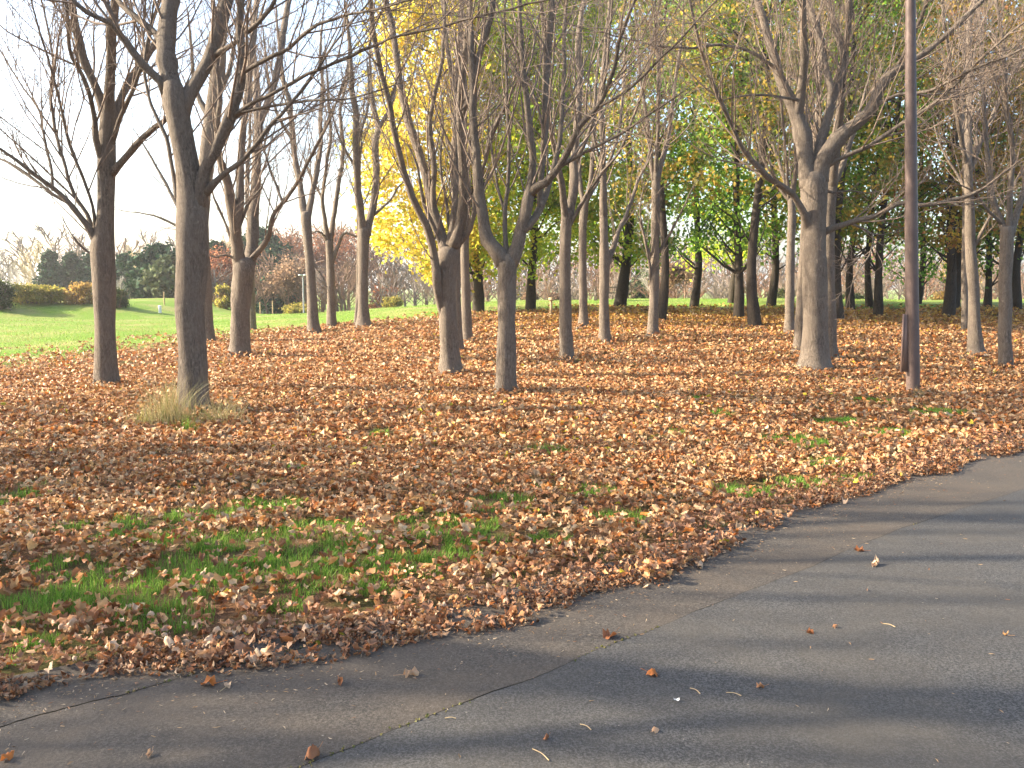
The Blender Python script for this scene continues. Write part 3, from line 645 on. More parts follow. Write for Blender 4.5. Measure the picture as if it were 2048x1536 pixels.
# ------------------------------------------------------------------ the bare maples, traced limb by limb
GB = "bare maples rising from the leaf carpet"
T = traced_tree
T([(214, 779, 50), (212, 740, 43), (210, 650, 40), (208, 560, 43), (205, 495, 46), (210, 450, 34), (212, 400, 32), (213, 330, 33), (215, 260, 31), (217, 222, 32), (218, 195, 20)],
  [[(218, 235, 24), (219, 200, 20), (220, 160, 18), (223, 90, 17), (228, 30, 16), (235, -60, 12)],
   [(214, 240, 22), (202, 200, 18), (185, 158, 16), (165, 110, 15), (150, 40, 13), (143, -10, 12), (130, -120, 8)],
   [(206, 330, 14), (193, 280, 10), (185, 210, 9), (170, 160, 8), (142, 110, 7), (132, 30, 7), (128, -60, 6)],
   [(220, 245, 20), (238, 205, 16), (260, 165, 16), (285, 128, 15), (305, 95, 12), (330, 50, 10), (345, -10, 9)],
   [(225, 345, 18), (245, 322, 13), (275, 288, 11), (310, 255, 10), (332, 238, 9), (360, 200, 7), (385, 140, 5)],
   [(222, 290, 12), (240, 240, 9), (262, 190, 8), (282, 140, 7), (300, 60, 6)],
   [-0.2, (205, 500, 26), (185, 468, 14), (160, 432, 11), (120, 388, 9), (80, 358, 8), (40, 325, 7), (0, 298, 6), (-60, 262, 5)],
   [0.2, (160, 435, 8), (135, 405, 7), (100, 385, 6), (50, 345, 6), (0, 317, 5), (-50, 300, 4)],
   [(202, 490, 14), (187, 462, 10), (175, 430, 8), (150, 390, 7), (130, 330, 6), (108, 250, 6), (100, 180, 5), (104, 100, 4)],
   [(190, 465, 8), (188, 420, 6), (172, 370, 6), (140, 290, 5), (118, 200, 5), (95, 120, 4)],
   [(105, 380, 6), (103, 340, 5), (84, 262, 5), (78, 220, 4), (45, 175, 3), (0, 95, 3)],
   [(205, 530, 8), (190, 512, 4), (165, 495, 4), (145, 470, 3), (128, 440, 3)]],
  "bare maple with a bulge half way up its trunk, the first from the left edge", GB, seed=1, dens=1.15)
T([(390, 826, 68), (388, 790, 61), (383, 700, 56), (381, 600, 56), (383, 500, 58), (386, 440, 60), (380, 380, 52), (368, 300, 45), (358, 240, 45), (352, 205, 48), (345, 165, 36)],
  [[(352, 215, 44), (341, 160, 38), (334, 105, 33), (333, 68, 34), (338, 20, 30), (342, -40, 26), (345, -130, 20)],
   [-0.3, (336, 180, 26), (318, 160, 16), (280, 122, 14), (246, 76, 13), (225, 50, 10), (184, 30, 9), (150, 6, 8), (110, -50, 7)],
   [(250, 82, 9), (238, 60, 8), (219, 20, 8), (203, -10, 7)],
   [(330, 100, 18), (311, 66, 13), (275, 36, 12), (239, 5, 11), (215, -50, 9)],
   [0.2, (362, 225, 30), (380, 188, 24), (403, 150, 24), (420, 113, 23), (438, 55, 25), (451, 0, 24), (465, -100, 18)],
   [-0.15, (392, 405, 40), (408, 350, 25), (438, 292, 21), (460, 235, 19), (478, 175, 16), (481, 110, 15), (479, 40, 14), (484, -30, 13), (492, -140, 9)],
   [-0.5, (472, 230, 10), (500, 208, 7), (553, 181, 7), (625, 143, 6), (700, 113, 6), (780, 80, 5), (860, 60, 5), (960, 30, 4)],
   [-0.7, (475, 150, 10), (513, 130, 8), (581, 96, 7), (620, 60, 6), (660, 38, 5), (760, 15, 4), (850, -15, 4)],
   [-0.3, (412, 385, 16), (440, 355, 10), (478, 325, 9), (509, 294, 8), (547, 246, 7), (577, 212, 6), (620, 160, 5), (660, 100, 4)],
   [-0.6, (430, 110, 12), (470, 85, 9), (525, 35, 8), (545, 5, 8), (560, -40, 7)],
   [0.3, (355, 395, 12), (345, 340, 8), (330, 270, 7), (300, 200, 6), (290, 120, 5)],
   [-0.4, (478, 225, 7), (560, 210, 5), (640, 200, 5), (720, 190, 4), (820, 160, 4)]],
  "thickest maple at left with dry grass tufts round its foot and a sunlit curved limb", GB, seed=2, dens=1.15)
T([(417, 684, 30), (413, 640, 27), (408, 560, 27), (404, 480, 27), (406, 400, 28), (413, 320, 29), (424, 230, 30), (434, 160, 28), (440, 90, 24)],
  [[(434, 150, 26), (440, 60, 22), (446, -20, 19)], [(424, 240, 14), (395, 190, 9), (385, 120, 8), (375, 20, 7)], [(428, 200, 12), (455, 150, 9), (470, 80, 8), (485, 0, 7)],
   [(404, 500, 10), (360, 420, 7), (335, 375, 6), (300, 310, 5), (268, 260, 4)], [(400, 470, 8), (350, 450, 5), (300, 430, 4), (240, 420, 3)]],
  "maple trunk hidden half behind the thickest left trunk", GB, seed=3, dens=0.8)
T([(480, 713, 46), (480, 690, 40), (480, 640, 37), (483, 590, 38), (488, 545, 44), (488, 520, 40)],
  [[(482, 545, 26), (473, 490, 23), (470, 440, 23), (463, 405, 20), (450, 350, 15), (438, 305, 12), (434, 250, 11), (440, 180, 9), (430, 90, 8), (425, 0, 7)],
   [(470, 440, 18), (482, 405, 16), (481, 350, 13), (483, 290, 13), (492, 205, 12), (504, 105, 11), (512, 0, 9)],
   [(492, 550, 28), (502, 510, 23), (507, 450, 21), (509, 410, 19), (514, 307, 17), (517, 245, 17), (512, 171, 12), (506, 85, 11), (500, -10, 9)],
   [(516, 250, 14), (533, 212, 13), (550, 164, 12), (564, 85, 12), (577, 0, 10)],
   [-0.3, (497, 525, 14), (515, 505, 10), (535, 478, 9), (548, 427, 8), (581, 388, 7), (601, 355, 7), (632, 290, 6), (660, 239, 5), (690, 150, 4)],
   [(474, 462, 9), (486, 432, 7), (500, 400, 6), (520, 380, 5), (545, 330, 4)],
   [0.1, (470, 500, 8), (458, 470, 5), (440, 420, 5), (425, 380, 4), (430, 330, 3)],
   [(476, 520, 6), (450, 510, 4), (430, 515, 4), (416, 508, 3)], [(566, 406, 6), (556, 380, 5), (540, 340, 4), (520, 280, 4), (500, 240, 3)]],
  "maple dividing low into two parallel stems, right of the thickest left trunk", GB, seed=4, dens=1.05)
T([(505, 660, 17), (504, 620, 14), (502, 560, 13), (500, 500, 12), (498, 440, 11)], [[(499, 450, 9), (494, 360, 8), (500, 260, 7), (505, 120, 6)]],
  "thin maple trunk tucked behind the low-dividing maple", GB, seed=5, dens=0.5, tw4=False)
T([(628, 668, 30), (626, 640, 23), (624, 600, 20), (620, 530, 17), (615, 475, 18), (612, 440, 20), (611, 425, 18)],
  [[(610, 440, 16), (603, 390, 12), (592, 330, 11), (585, 270, 10), (580, 210, 10), (568, 170, 9), (560, 100, 8), (550, 0, 6)], [(614, 440, 15), (625, 385, 11), (634, 340, 10), (641, 290, 9), (640, 240, 8), (646, 180, 7), (640, 100, 6), (650, 0, 5)],
   [(622, 520, 8), (640, 545, 4), (655, 575, 3)], [(586, 280, 7), (560, 240, 5), (540, 180, 4), (530, 100, 4)], [(640, 280, 6), (665, 220, 5), (690, 160, 4), (700, 80, 4)]],
  "slim maple with a narrow Y fork, left one of three before the lawn crest", GB, seed=6, dens=1.0 + 0.075)
T([(664, 655, 22), (663, 630, 18), (662, 580, 16), (660, 520, 15), (658, 480, 15)],
  [[(657, 490, 10), (650, 440, 8), (645, 390, 7), (652, 330, 6), (662, 270, 6), (655, 180, 5), (650, 80, 5)], [(660, 485, 11), (668, 430, 9), (680, 350, 8), (686, 290, 7), (681, 220, 6), (700, 120, 6), (690, 20, 5)],
   [(664, 525, 8), (678, 490, 6), (690, 466, 5), (715, 472, 4), (745, 450, 3)], [(658, 490, 6), (640, 464, 4), (622, 468, 3), (605, 490, 3)], [(646, 400, 5), (620, 350, 4), (600, 290, 3)]],
  "slimmest of the three Y-forked maples in front of the lawn crest, the middle one", GB, seed=7, dens=0.7)
T([(728, 657, 38), (727, 640, 26), (726, 600, 21), (726, 540, 20), (727, 485, 23), (729, 455, 26)],
  [[(726, 470, 18), (720, 420, 14), (716, 370, 14), (712, 290, 13), (712, 230, 12), (705, 180, 10), (700, 100, 9), (690, 0, 7)],
   [(732, 470, 18), (743, 425, 14), (752, 370, 13), (751, 290, 12), (757, 255, 11), (747, 215, 9), (740, 150, 7), (742, 50, 6)],
   [(756, 258, 9), (775, 225, 7), (790, 180, 6), (800, 100, 5)], [(716, 340, 6), (690, 300, 5), (670, 250, 4), (650, 180, 4)], [(748, 430, 5), (780, 400, 4), (800, 370, 4), (830, 350, 3)], [(714, 300, 6), (722, 260, 6), (738, 200, 5), (735, 120, 4)]],
  "sturdiest of the three Y-forked maples in front of the lawn crest, the right one", GB, seed=8, dens=1.0 + 0.08)
T([(714, 652, 14), (716, 600, 9), (717, 540, 8), (718, 470, 8)], [[(718, 480, 6), (716, 400, 5), (722, 300, 4), (728, 200, 4)]], "thin stem pressed against the back of a Y-forked maple", GB, seed=9, dens=0.4, tw4=False)
T([(903, 752, 50), (900, 715, 40), (897, 660, 36), (895, 600, 35), (893, 540, 38), (896, 512, 44), (899, 498, 38)],
  [[-0.2, (888, 640, 12), (874, 575, 18), (869, 525, 15), (855, 455, 15), (838, 420, 14), (821, 386, 13), (804, 325, 12), (787, 256, 11), (776, 205, 10), (759, 130, 10), (749, 68, 9), (740, 0, 8)],
   [0.2, (894, 510, 26), (882, 465, 21), (869, 427, 18), (848, 342, 16), (821, 256, 15), (797, 147, 13), (787, 68, 12), (770, 0, 11)],
   [(868, 440, 13), (866, 390, 11), (869, 342, 11), (862, 273, 10), (864, 212, 8), (886, 102, 7), (890, 0, 6)],
   [(900, 490, 18), (908, 430, 12), (912, 340, 10), (916, 260, 10), (920, 205, 9), (905, 150, 8), (890, 60, 6)],
   [(908, 490, 26), (922, 445, 20), (927, 393, 17), (923, 325, 15), (920, 256, 14), (923, 171, 13), (934, 85, 12), (940, 0, 10)],
   [-0.3, (915, 490, 12), (938, 462, 9), (947, 427, 8), (948, 390, 7), (965, 340, 6), (985, 270, 9), (1000, 235, 9), (1020, 190, 7), (1040, 150, 6)],
   [(886, 500, 10), (850, 410, 8), (835, 330, 6), (815, 290, 5)], [0.5, (900, 460, 8), (893, 400, 6), (880, 330, 5), (885, 260, 5), (880, 160, 4)],
   [(905, 450, 7), (912, 420, 7), (935, 390, 6), (942, 340, 4)], [(920, 240, 8), (940, 190, 6), (950, 120, 5)]],
  "maple with a broad fan of many upright stems, left of the V-forked trunk", GB, seed=10, dens=0.7)
T([(918, 704, 20), (916, 660, 18), (913, 600, 18), (912, 540, 18), (912, 480, 16), (915, 420, 14)], [[(914, 430, 12), (905, 330, 10), (912, 220, 9), (915, 100, 8)], [(914, 440, 8), (930, 350, 7), (945, 240, 6), (955, 120, 5)]],
  "maple trunk standing straight behind the fan of upright stems", GB, seed=11, dens=0.7)
T([(935, 684, 25), (934, 660, 20), (932, 600, 19), (930, 540, 18), (930, 480, 16), (932, 440, 15)], [[(932, 450, 13), (936, 380, 11), (928, 300, 9), (930, 200, 8), (925, 90, 7)], [(931, 480, 8), (952, 420, 7), (965, 350, 6), (980, 250, 5)]],
  "smooth slender maple between the many-stemmed maple and the V-forked one", GB, seed=12, dens=0.7)
T([(1012, 792, 52), (1012, 770, 44), (1013, 700, 39), (1013, 640, 36), (1014, 580, 36), (1014, 540, 40), (1014, 522, 46), (1015, 512, 38)],
  [[0.05, (1008, 525, 34), (992, 500, 30), (975, 480, 27), (967, 444, 22), (957, 393, 19), (954, 325, 17), (947, 239, 15), (946, 154, 14), (942, 68, 10), (938, -10, 9)],
   [0.15, (946, 165, 13), (964, 88, 12), (981, 27, 11), (990, -20, 10)],
   [(1012, 510, 12), (1011, 470, 9), (1012, 417, 8), (1017, 307, 7), (1014, 205, 6), (1012, 110, 5)],
   [0.3, (1011, 430, 7), (1003, 400, 6), (992, 359, 5), (981, 290, 5), (985, 220, 4)],
   [-0.05, (1020, 525, 34), (1034, 498, 26), (1043, 455, 24), (1057, 410, 20), (1064, 359, 16), (1065, 314, 14), (1057, 256, 13), (1050, 171, 11), (1043, 102, 9), (1040, 10, 8)],
   [-0.45, (1062, 385, 18), (1078, 371, 14), (1093, 365, 14), (1111, 342, 13), (1135, 307, 12), (1163, 246, 11), (1197, 212, 9), (1224, 143, 8), (1238, 85, 7), (1265, 10, 6)],
   [0.3, (1045, 460, 18), (1062, 446, 15), (1078, 424, 14), (1094, 386, 12), (1108, 330, 10), (1121, 273, 9), (1125, 171, 8), (1130, 60, 7)],
   [(1080, 420, 12), (1082, 350, 12), (1086, 300, 13), (1091, 205, 13), (1094, 120, 13), (1104, 10, 11)],
   [-0.5, (1118, 335, 8), (1160, 310, 6), (1210, 285, 5), (1270, 250, 5), (1340, 200, 4), (1400, 160, 4)],
   [-0.5, (1200, 212, 6), (1240, 190, 5), (1290, 150, 5), (1330, 110, 4), (1380, 60, 4)]],
  "maple with a wide V fork at head height and one sunlit limb reaching right", GB, seed=13, dens=0.85)
T([(1133, 722, 36), (1133, 700, 29), (1131, 640, 25), (1130, 560, 22), (1130, 500, 22), (1133, 440, 23), (1134, 420, 20)],
  [[(1131, 440, 14), (1125, 385, 12), (1117, 340, 10), (1105, 280, 9), (1098, 190, 8), (1092, 80, 7)], [(1136, 440, 20), (1145, 385, 16), (1148, 320, 15), (1155, 250, 13), (1160, 170, 12), (1156, 80, 11), (1170, 0, 9)],
   [-0.2, (1135, 460, 9), (1165, 405, 7), (1200, 350, 6), (1240, 300, 5), (1275, 210, 5), (1300, 120, 4)], [(1150, 330, 8), (1180, 260, 7), (1205, 180, 6), (1220, 60, 5)]],
  "maple leaning slightly right with a pale even trunk, just right of the V-forked one", GB, seed=14, dens=0.65)
T([(1167, 656, 27), (1167, 640, 19), (1166, 590, 16), (1165, 520, 16), (1166, 450, 16), (1170, 405, 15)], [[(1168, 415, 10), (1160, 360, 8), (1156, 290, 7), (1165, 180, 6)], [(1171, 410, 11), (1182, 360, 9), (1186, 290, 8), (1192, 180, 7), (1200, 60, 6)], [(1175, 400, 6), (1210, 340, 5), (1240, 270, 4)]],
  "maple with a scarred flared foot, second trunk right of the V-forked one", GB, seed=15, dens=0.7)
T([(1209, 687, 30), (1209, 660, 22), (1208, 600, 19), (1209, 530, 21), (1208, 480, 17), (1207, 420, 15)],
  [[(1207, 430, 14), (1206, 360, 13), (1205, 300, 12), (1203, 200, 10), (1210, 100, 8), (1220, 0, 6)], [(1213, 530, 13), (1233, 475, 9), (1255, 425, 7), (1275, 365, 6), (1300, 300, 5), (1315, 200, 4)], [(1207, 350, 7), (1230, 290, 6), (1245, 200, 5), (1250, 90, 4)], [(1205, 340, 6), (1188, 270, 5), (1180, 170, 4)]],
  "straight maple with a low side branch rising right, third trunk right of the V-forked one", GB, seed=16, dens=1.05)
T([(1305, 671, 27), (1306, 650, 21), (1308, 600, 19), (1310, 520, 18), (1311, 440, 17), (1312, 370, 17), (1312, 345, 16)],
  [[(1308, 360, 10), (1302, 320, 8), (1296, 260, 7), (1285, 180, 6), (1275, 90, 5)], [(1315, 360, 12), (1324, 318, 10), (1337, 270, 8), (1346, 200, 7), (1360, 100, 6), (1370, 0, 5)], [(1311, 360, 8), (1314, 280, 7), (1318, 180, 6), (1312, 60, 5)],
   [-0.2, (1302, 570, 7), (1296, 510, 5), (1282, 450, 4), (1262, 400, 4)], [-0.2, (1304, 520, 6), (1290, 480, 5), (1280, 420, 4), (1290, 360, 3)], [(1318, 505, 6), (1340, 465, 5), (1368, 412, 4), (1392, 365, 4)]],
  "maple with fine low shoots, alone in the gap left of the thick right trunk", GB, seed=17, dens=1.05)
T([(1579, 669, 26), (1579, 640, 19), (1580, 560, 17), (1582, 480, 16), (1584, 430, 16), (1582, 395, 14)],
  [[(1584, 400, 10), (1592, 330, 9), (1588, 250, 8), (1580, 150, 7)], [(1580, 400, 8), (1560, 330, 6), (1540, 265, 5), (1520, 180, 5), (1500, 60, 4)], [(1581, 405, 7), (1548, 360, 5), (1520, 300, 4), (1508, 220, 4)], [(1578, 400, 6), (1572, 320, 5), (1565, 230, 5), (1560, 120, 4)]],
  "slim maple left of the thick right trunk, ending in a spray of thin upright shoots", GB, seed=18, dens=1.05)
T([(1597, 707, 28), (1599, 680, 23), (1602, 620, 20), (1606, 540, 18), (1610, 460, 16), (1612, 420, 14)], [[(1612, 425, 12), (1622, 350, 10), (1632, 250, 9), (1640, 120, 8)]],
  "slender maple leaning in behind the thick right trunk from its left", GB, seed=19, dens=0.7)
T([(1630, 742, 76), (1630, 725, 62), (1630, 690, 52), (1630, 620, 48), (1629, 540, 47), (1628, 460, 46), (1629, 400, 50), (1629, 368, 54), (1630, 348, 48)],
  [[0.1, (1620, 370, 38), (1613, 335, 31), (1607, 292, 30), (1598, 250, 29), (1588, 219, 26), (1570, 175, 20), (1556, 139, 17), (1537, 80, 15), (1524, 30, 13), (1508, -20, 11)],
   [(1594, 235, 22), (1602, 190, 16), (1610, 110, 14), (1604, 18, 12), (1600, -60, 9)],
   [-0.15, (1636, 360, 38), (1648, 318, 32), (1683, 270, 27), (1720, 241, 24), (1745, 212, 22), (1757, 180, 20), (1782, 150, 17), (1808, 131, 14), (1850, 108, 12), (1900, 60, 10), (1960, 5, 8)],
   [0.3, (1637, 330, 20), (1645, 270, 17), (1658, 215, 15), (1662, 180, 14), (1650, 128, 13), (1640, 73, 12), (1621, 20, 10)],
   [0.4, (1655, 240, 15), (1669, 190, 15), (1683, 146, 14), (1687, 117, 14), (1676, 73, 12), (1658, 10, 10)],
   [-0.35, (1618, 470, 18), (1608, 432, 15), (1590, 398, 13), (1568, 375, 12), (1540, 355, 11), (1510, 325, 10), (1480, 290, 8), (1458, 240, 7), (1430, 180, 7), (1405, 120, 6), (1395, 60, 5)],
   [-0.3, (1645, 465, 14), (1680, 452, 11), (1750, 432, 9), (1800, 407, 8), (1850, 410, 8), (1900, 400, 7), (1960, 380, 6), (2010, 345, 5), (2070, 300, 4)],
   [-0.4, (1650, 335, 12), (1690, 312, 9), (1740, 290, 8), (1800, 250, 7), (1850, 220, 6), (1900, 180, 5), (1970, 110, 5)],
   [-0.5, (1800, 128, 9), (1830, 60, 8), (1860, -20, 7)], [-0.6, (1745, 210, 8), (1800, 190, 6), (1860, 180, 6), (1940, 140, 5), (2020, 110, 4)],
   [-0.5, (1556, 140, 8), (1510, 110, 6), (1450, 90, 5), (1380, 95, 4)], [-0.5, (1600, 200, 7), (1560, 195, 5), (1500, 190, 5), (1430, 205, 4)],
   [-0.3, (1640, 378, 8), (1670, 385, 4), (1700, 380, 3), (1745, 385, 3)], [-0.3, (1700, 445, 5), (1745, 470, 3), (1740, 510, 3), (1712, 550, 3), (1700, 590, 2)]],
  "thickest maple at right with a crown of heavy limbs forking just above the trunk", GB, seed=20, dens=1.3)
T([(1660, 720, 34), (1660, 700, 29), (1658, 640, 27), (1656, 560, 27), (1656, 480, 26), (1658, 420, 24), (1665, 360, 21)],
  [[(1664, 375, 20), (1672, 290, 17), (1680, 200, 15), (1692, 100, 12), (1700, 0, 10)], [(1662, 380, 12), (1690, 320, 10), (1715, 240, 8), (1740, 140, 7)], [(1660, 400, 10), (1655, 320, 8), (1640, 240, 7), (1630, 120, 6)]],
  "darker maple trunk touching the right side of the thickest right trunk", GB, seed=21, dens=1.0)
T([(1952, 712, 40), (1951, 695, 29), (1949, 650, 24), (1947, 580, 21), (1943, 520, 21), (1940, 460, 18), (1938, 380, 16), (1936, 320, 15)],
  [[(1936, 330, 14), (1938, 240, 12), (1940, 140, 11), (1938, 40, 9)], [(1934, 330, 9), (1920, 260, 8), (1905, 180, 7), (1895, 80, 6)], [(1940, 345, 9), (1970, 265, 8), (2000, 200, 7), (2040, 120, 6)], [-0.3, (1945, 500, 7), (1975, 440, 6), (2010, 400, 5), (2048, 330, 4)], [(1938, 400, 6), (1910, 340, 5), (1880, 290, 4), (1860, 200, 4)]],
  "sunlit maple right of the brown pole, its foot half in shadow", GB, seed=22, dens=1.3)
T([(2010, 740, 32), (2010, 710, 26), (2010, 640, 24), (2011, 560, 24), (2013, 490, 25), (2016, 455, 25)],
  [[(2012, 470, 14), (2000, 430, 10), (1985, 395, 9), (1976, 330, 8), (1970, 230, 7), (1960, 100, 6)], [(2020, 470, 16), (2036, 425, 12), (2050, 370, 10), (2070, 290, 9), (2090, 180, 7)], [(2017, 465, 12), (2020, 400, 10), (2024, 300, 9), (2012, 200, 8), (2005, 80, 6)], [-0.4, (2005, 450, 6), (1975, 420, 5), (1945, 380, 4), (1900, 360, 3)]],
  "rightmost bare maple, forking low beside the right edge", GB, seed=23, dens=1.3)
T([(1930, 663, 16), (1930, 620, 13), (1929, 540, 12), (1930, 440, 10), (1930, 340, 9)], [[(1930, 350, 8), (1925, 240, 7), (1930, 100, 6)], [(1930, 380, 5), (1950, 300, 4), (1960, 200, 4)]],
  "thin maple in shade just left of the sunlit right-hand maple", GB, seed=24, dens=0.7)

# maples standing to the left of the frame; their shadows cross the road
def auto_tree(x, y, seed, label, group, h=9.5, r=0.16, dens=0.8, nl=6):
    R = random.Random(seed); z = float(HT(x, y)); root = empty("maple_tree", (x, y, z), label, "tree", group)
    hf = R.uniform(2.2, 3.0); tp = grow((0, 0, -0.15), nrm((R.gauss(0, .03), R.gauss(0, .03), 1)), hf + .15, 6, 0.05, 0.02, R)
    P, Rr = resample(tp, [r * 1.35, r * 1.08, r, r * 0.97, r, r * 0.9], 24); V, q = tubes([P], [Rr], 14, 0.05, seed)
    link("trunk", mkmesh("trunk", V, [q], smooth=True, material=M_BARK), root); tw = Twigs()
    for k in range(nl):
        a = k * 6.283 / nl + R.gauss(0, .3); s = R.uniform(0.25, 0.75)
        L = (h - hf) * R.uniform(0.75, 1.05); lp = grow(tp[-1 if k % 2 else -2], nrm((math.cos(a) * s, math.sin(a) * s, 1)), L, 8, 0.08, 0.08, R)
        r0 = r * R.uniform(0.4, 0.62); lr = [r0 * (1 - 0.88 * i / 7) for i in range(8)]
        P, Rr = resample(lp, lr, 22); V, q = tubes([P], [Rr], 9, 0.04, seed + k)
        link("limb", mkmesh("limb", V, [q], smooth=True, material=M_BARK), root); limb_children(tw, P, Rr, R, dens, 0.003, False)
    o = link("twigs", tw.mesh("twigs", M_TWIG), root); o["kind"] = "stuff"
for i, (x, y) in enumerate([(-13.5, 7.1), (-9.2, 5.4), (-15.0, 4.6), (-9.8, 8.4), (-19.5, 6.2), (-21.0, 9.3), (-14.5, 10.8), (-11.5, 3.3), (-17.5, 3.0), (-8.0, 2.6)]):
    auto_tree(x, y, 60 + i, "bare maple outside the left edge, %s from the road" % ["third", "nearest", "second", "fifth", "fourth", "sixth", "farthest", "lowest-forking", "most distant low one", "closest to the camera"][i], "bare maples outside the left edge", dens=0.5, r=0.19, nl=7)

# ------------------------------------------------------------------ brown pole with its flat panel
m, t, b = mat("brown_steel"); v = coords(t)
f = noise(t, v, 3, 5, 0.7); f2 = noise(t, coords(t, (1, 1, 0.15)), 60, 3, 0.7)
c = ramp(t, f, [(0.3, (0.080, 0.055, 0.048)), (0.7, (0.125, 0.088, 0.075))]); c = mixc(t, ramp(t, f2, [(0.55, (0, 0, 0)), (0.8, (0.5, 0.5, 0.5))]), c, (0.24, 0.165, 0.13))
t.links.new(c, b.inputs["Base Color"]); b.inputs["Roughness"].default_value = 0.5; M_STEEL = m
bx, by, bz = ground_at(1824, 795); pole = empty("lamp_post", (bx, by, bz), "tall brown painted steel pole with a flat panel on its left side", "pole")
k = by / F0
lx = (onplane(1821, 0, by)[0] - bx) / (onplane(1821, 0, by)[2] - bz)
P, Rr = resample([(0, 0, -0.2), (0, 0, 0.3), (lx * 2.4, 0, 2.4), (lx * 6.6, 0, 6.6)], [13.5 * k, 13.0 * k, 12.4 * k, 8.4 * k], 26); V, q = tubes([P], [Rr], 28)
link("pole", mkmesh("pole", V, [q], smooth=True, material=M_STEEL), pole)
_, _, zt = onplane(1808, 628, by); _, _, zb_ = onplane(1808, 744, by); x0 = (1803 - 1024) / F0 * by / 1.0; x0 = onplane(1802, 690, by)[0] - bx; x1 = onplane(1813, 690, by)[0] - bx
zt -= bz; zb_ -= bz
parts = [boxv(x0, x0 + 0.014, -0.045, 0.0, zb_, zt), boxv(x0 + 0.014, x1 + 0.03, -0.028, -0.022, zb_ + 0.004, zt - 0.004)]
V, F = join(parts); link("panel", mkmesh("panel", V, F, material=plain("brown_panel", (0.19, 0.125, 0.10), 0.5, 0.1)), pole)
V, F = join([boxv(x0 + 0.014, x1 + 0.04, -0.02, 0.02, zt - 0.12, zt - 0.08), boxv(x0 + 0.014, x1 + 0.04, -0.02, 0.02, zb_ + 0.08, zb_ + 0.12)])
link("bracket", mkmesh("bracket", V, F, material=M_STEEL), pole)
P, Rr = resample([(lx * 6.5, 0, 6.5), (lx * 6.9, -0.1, 6.95), (lx * 7, -0.5, 7.15)], [0.045, 0.04, 0.035], 10); V, q = tubes([P], [Rr], 10)
link("arm", mkmesh("arm", V, [q], smooth=True, material=M_STEEL), pole)
V, F = join([boxv(lx * 7 - 0.1, lx * 7 + 0.1, -1.0, -0.45, 7.10, 7.2)]); link("lamp_head", mkmesh("lamp_head", V, F, material=M_STEEL), pole)

# short wooden post, picnic table, far lamp, marker posts
M_WOOD = plain("weathered_wood", (0.42, 0.30, 0.17), 0.8, 0.3, 14)
M_WOODD = plain("dark_wood", (0.10, 0.08, 0.065), 0.8, 0.3, 14)
M_WHITE = plain("white_paint", (0.72, 0.72, 0.70), 0.5, 0.06)
M_GREY = plain("grey_metal", (0.30, 0.30, 0.31), 0.5, 0.1)
bx, by, bz = ground_at(1102, 633); s = by / F0; pst = empty("wooden_post", (bx, by, bz), "short wooden post with a slanted top board on the leaf-covered crest", "post")
V, F = join([boxv(-2.6 * s, 2.6 * s, -0.04, 0.04, -0.1, 32 * s)]); link("post", mkmesh("post", V, F, material=M_WOOD), pst)
V, F = boxv(-5.2 * s, 5.2 * s, -0.13, 0.10, 0, 0.035); c_, s_ = math.cos(0.35), math.sin(0.35); V = V @ np.array([[1, 0, 0], [0, c_, s_], [0, -s_, c_]]) + np.array([0, 0, 34 * s])
link("top_board", mkmesh("top_board", V, [F], material=M_WOOD), pst)
bx, by, bz = ground_at(1212, 606); by2 = 44.5; bx = onplane(1212, 600, by2)[0]; bz = float(HT(bx, by2)); tb = empty("picnic_table", (bx, by2, bz), "dark picnic table on the lawn beyond the leaves", "table")
for i in range(5): link("board", mkmesh("board", *[(lambda v, f: (v, [f]))(*boxv(-0.8, 0.8, -0.36 + i * 0.15, -0.23 + i * 0.15, 0.66, 0.70))][0], material=M_WOODD), tb)
for sy in (-0.72, 0.60): link("seat", mkmesh("seat", *[(lambda v, f: (v, [f]))(*boxv(-0.8, 0.8, sy, sy + 0.14, 0.38, 0.42))][0], material=M_WOODD), tb)
for sx in (-0.55, 0.49):
    V, F = join([boxv(sx, sx + 0.06, -0.06, 0.06, -0.02, 0.66), boxv(sx, sx + 0.06, -0.62, -0.5, -0.02, 0.38), boxv(sx, sx + 0.06, 0.5, 0.62, -0.02, 0.38), boxv(sx + 0.005, sx + 0.055, -0.68, 0.68, 0.30, 0.379)])
    link("leg", mkmesh("leg", V, F, material=M_WOODD), tb)
def small_post(px, py, hpx, wpx, material, label, Yd=None, name="marker_post", cap=True):
    x, y, z = ground_at(px, py)
    if Yd: y = Yd; x = onplane(px, py, Yd)[0]; z = float(HT(x, y))
    s = y / F0; h = hpx * s; r = wpx * s / 2
    e = empty(name, (x, y, z), label, "post", "small posts in the distance")
    P, Rr = resample([(0, 0, -0.1), (0, 0, h * 0.5), (0, 0, h)], [r, r, r], 5); V, q = tubes([P], [Rr], 8)
    link("post", mkmesh("post", V, [q], smooth=True, material=material), e)
    if cap:
        P, Rr = resample([(0, 0, h * 0.98), (0, 0, h * 1.05), (0, 0, h * 1.12)], [r * 1.25, r * 1.2, r * 0.2], 5); V, q = tubes([P], [Rr], 8)
        link("cap", mkmesh("cap", V, [q], smooth=True, material=material), e)
small_post(1253, 609, 17, 2.4, M_WHITE, "thin white marker post between the picnic table and a slim trunk", Yd=44)
small_post(321, 645, 13, 6, M_WHITE, "stubby pale post at the right end of the grassy bank", Yd=47)
small_post(330, 640, 26, 2.5, M_WOOD, "bare wooden stake right of the stubby pale post", Yd=52, cap=False)
small_post(521, 640, 25, 2.2, M_WOOD, "left one of two pale stakes seen right of the low-dividing maple", Yd=56, cap=False)
small_post(546, 640, 27, 2.2, M_WOOD, "right one of two pale stakes seen right of the low-dividing maple", Yd=56, cap=False)
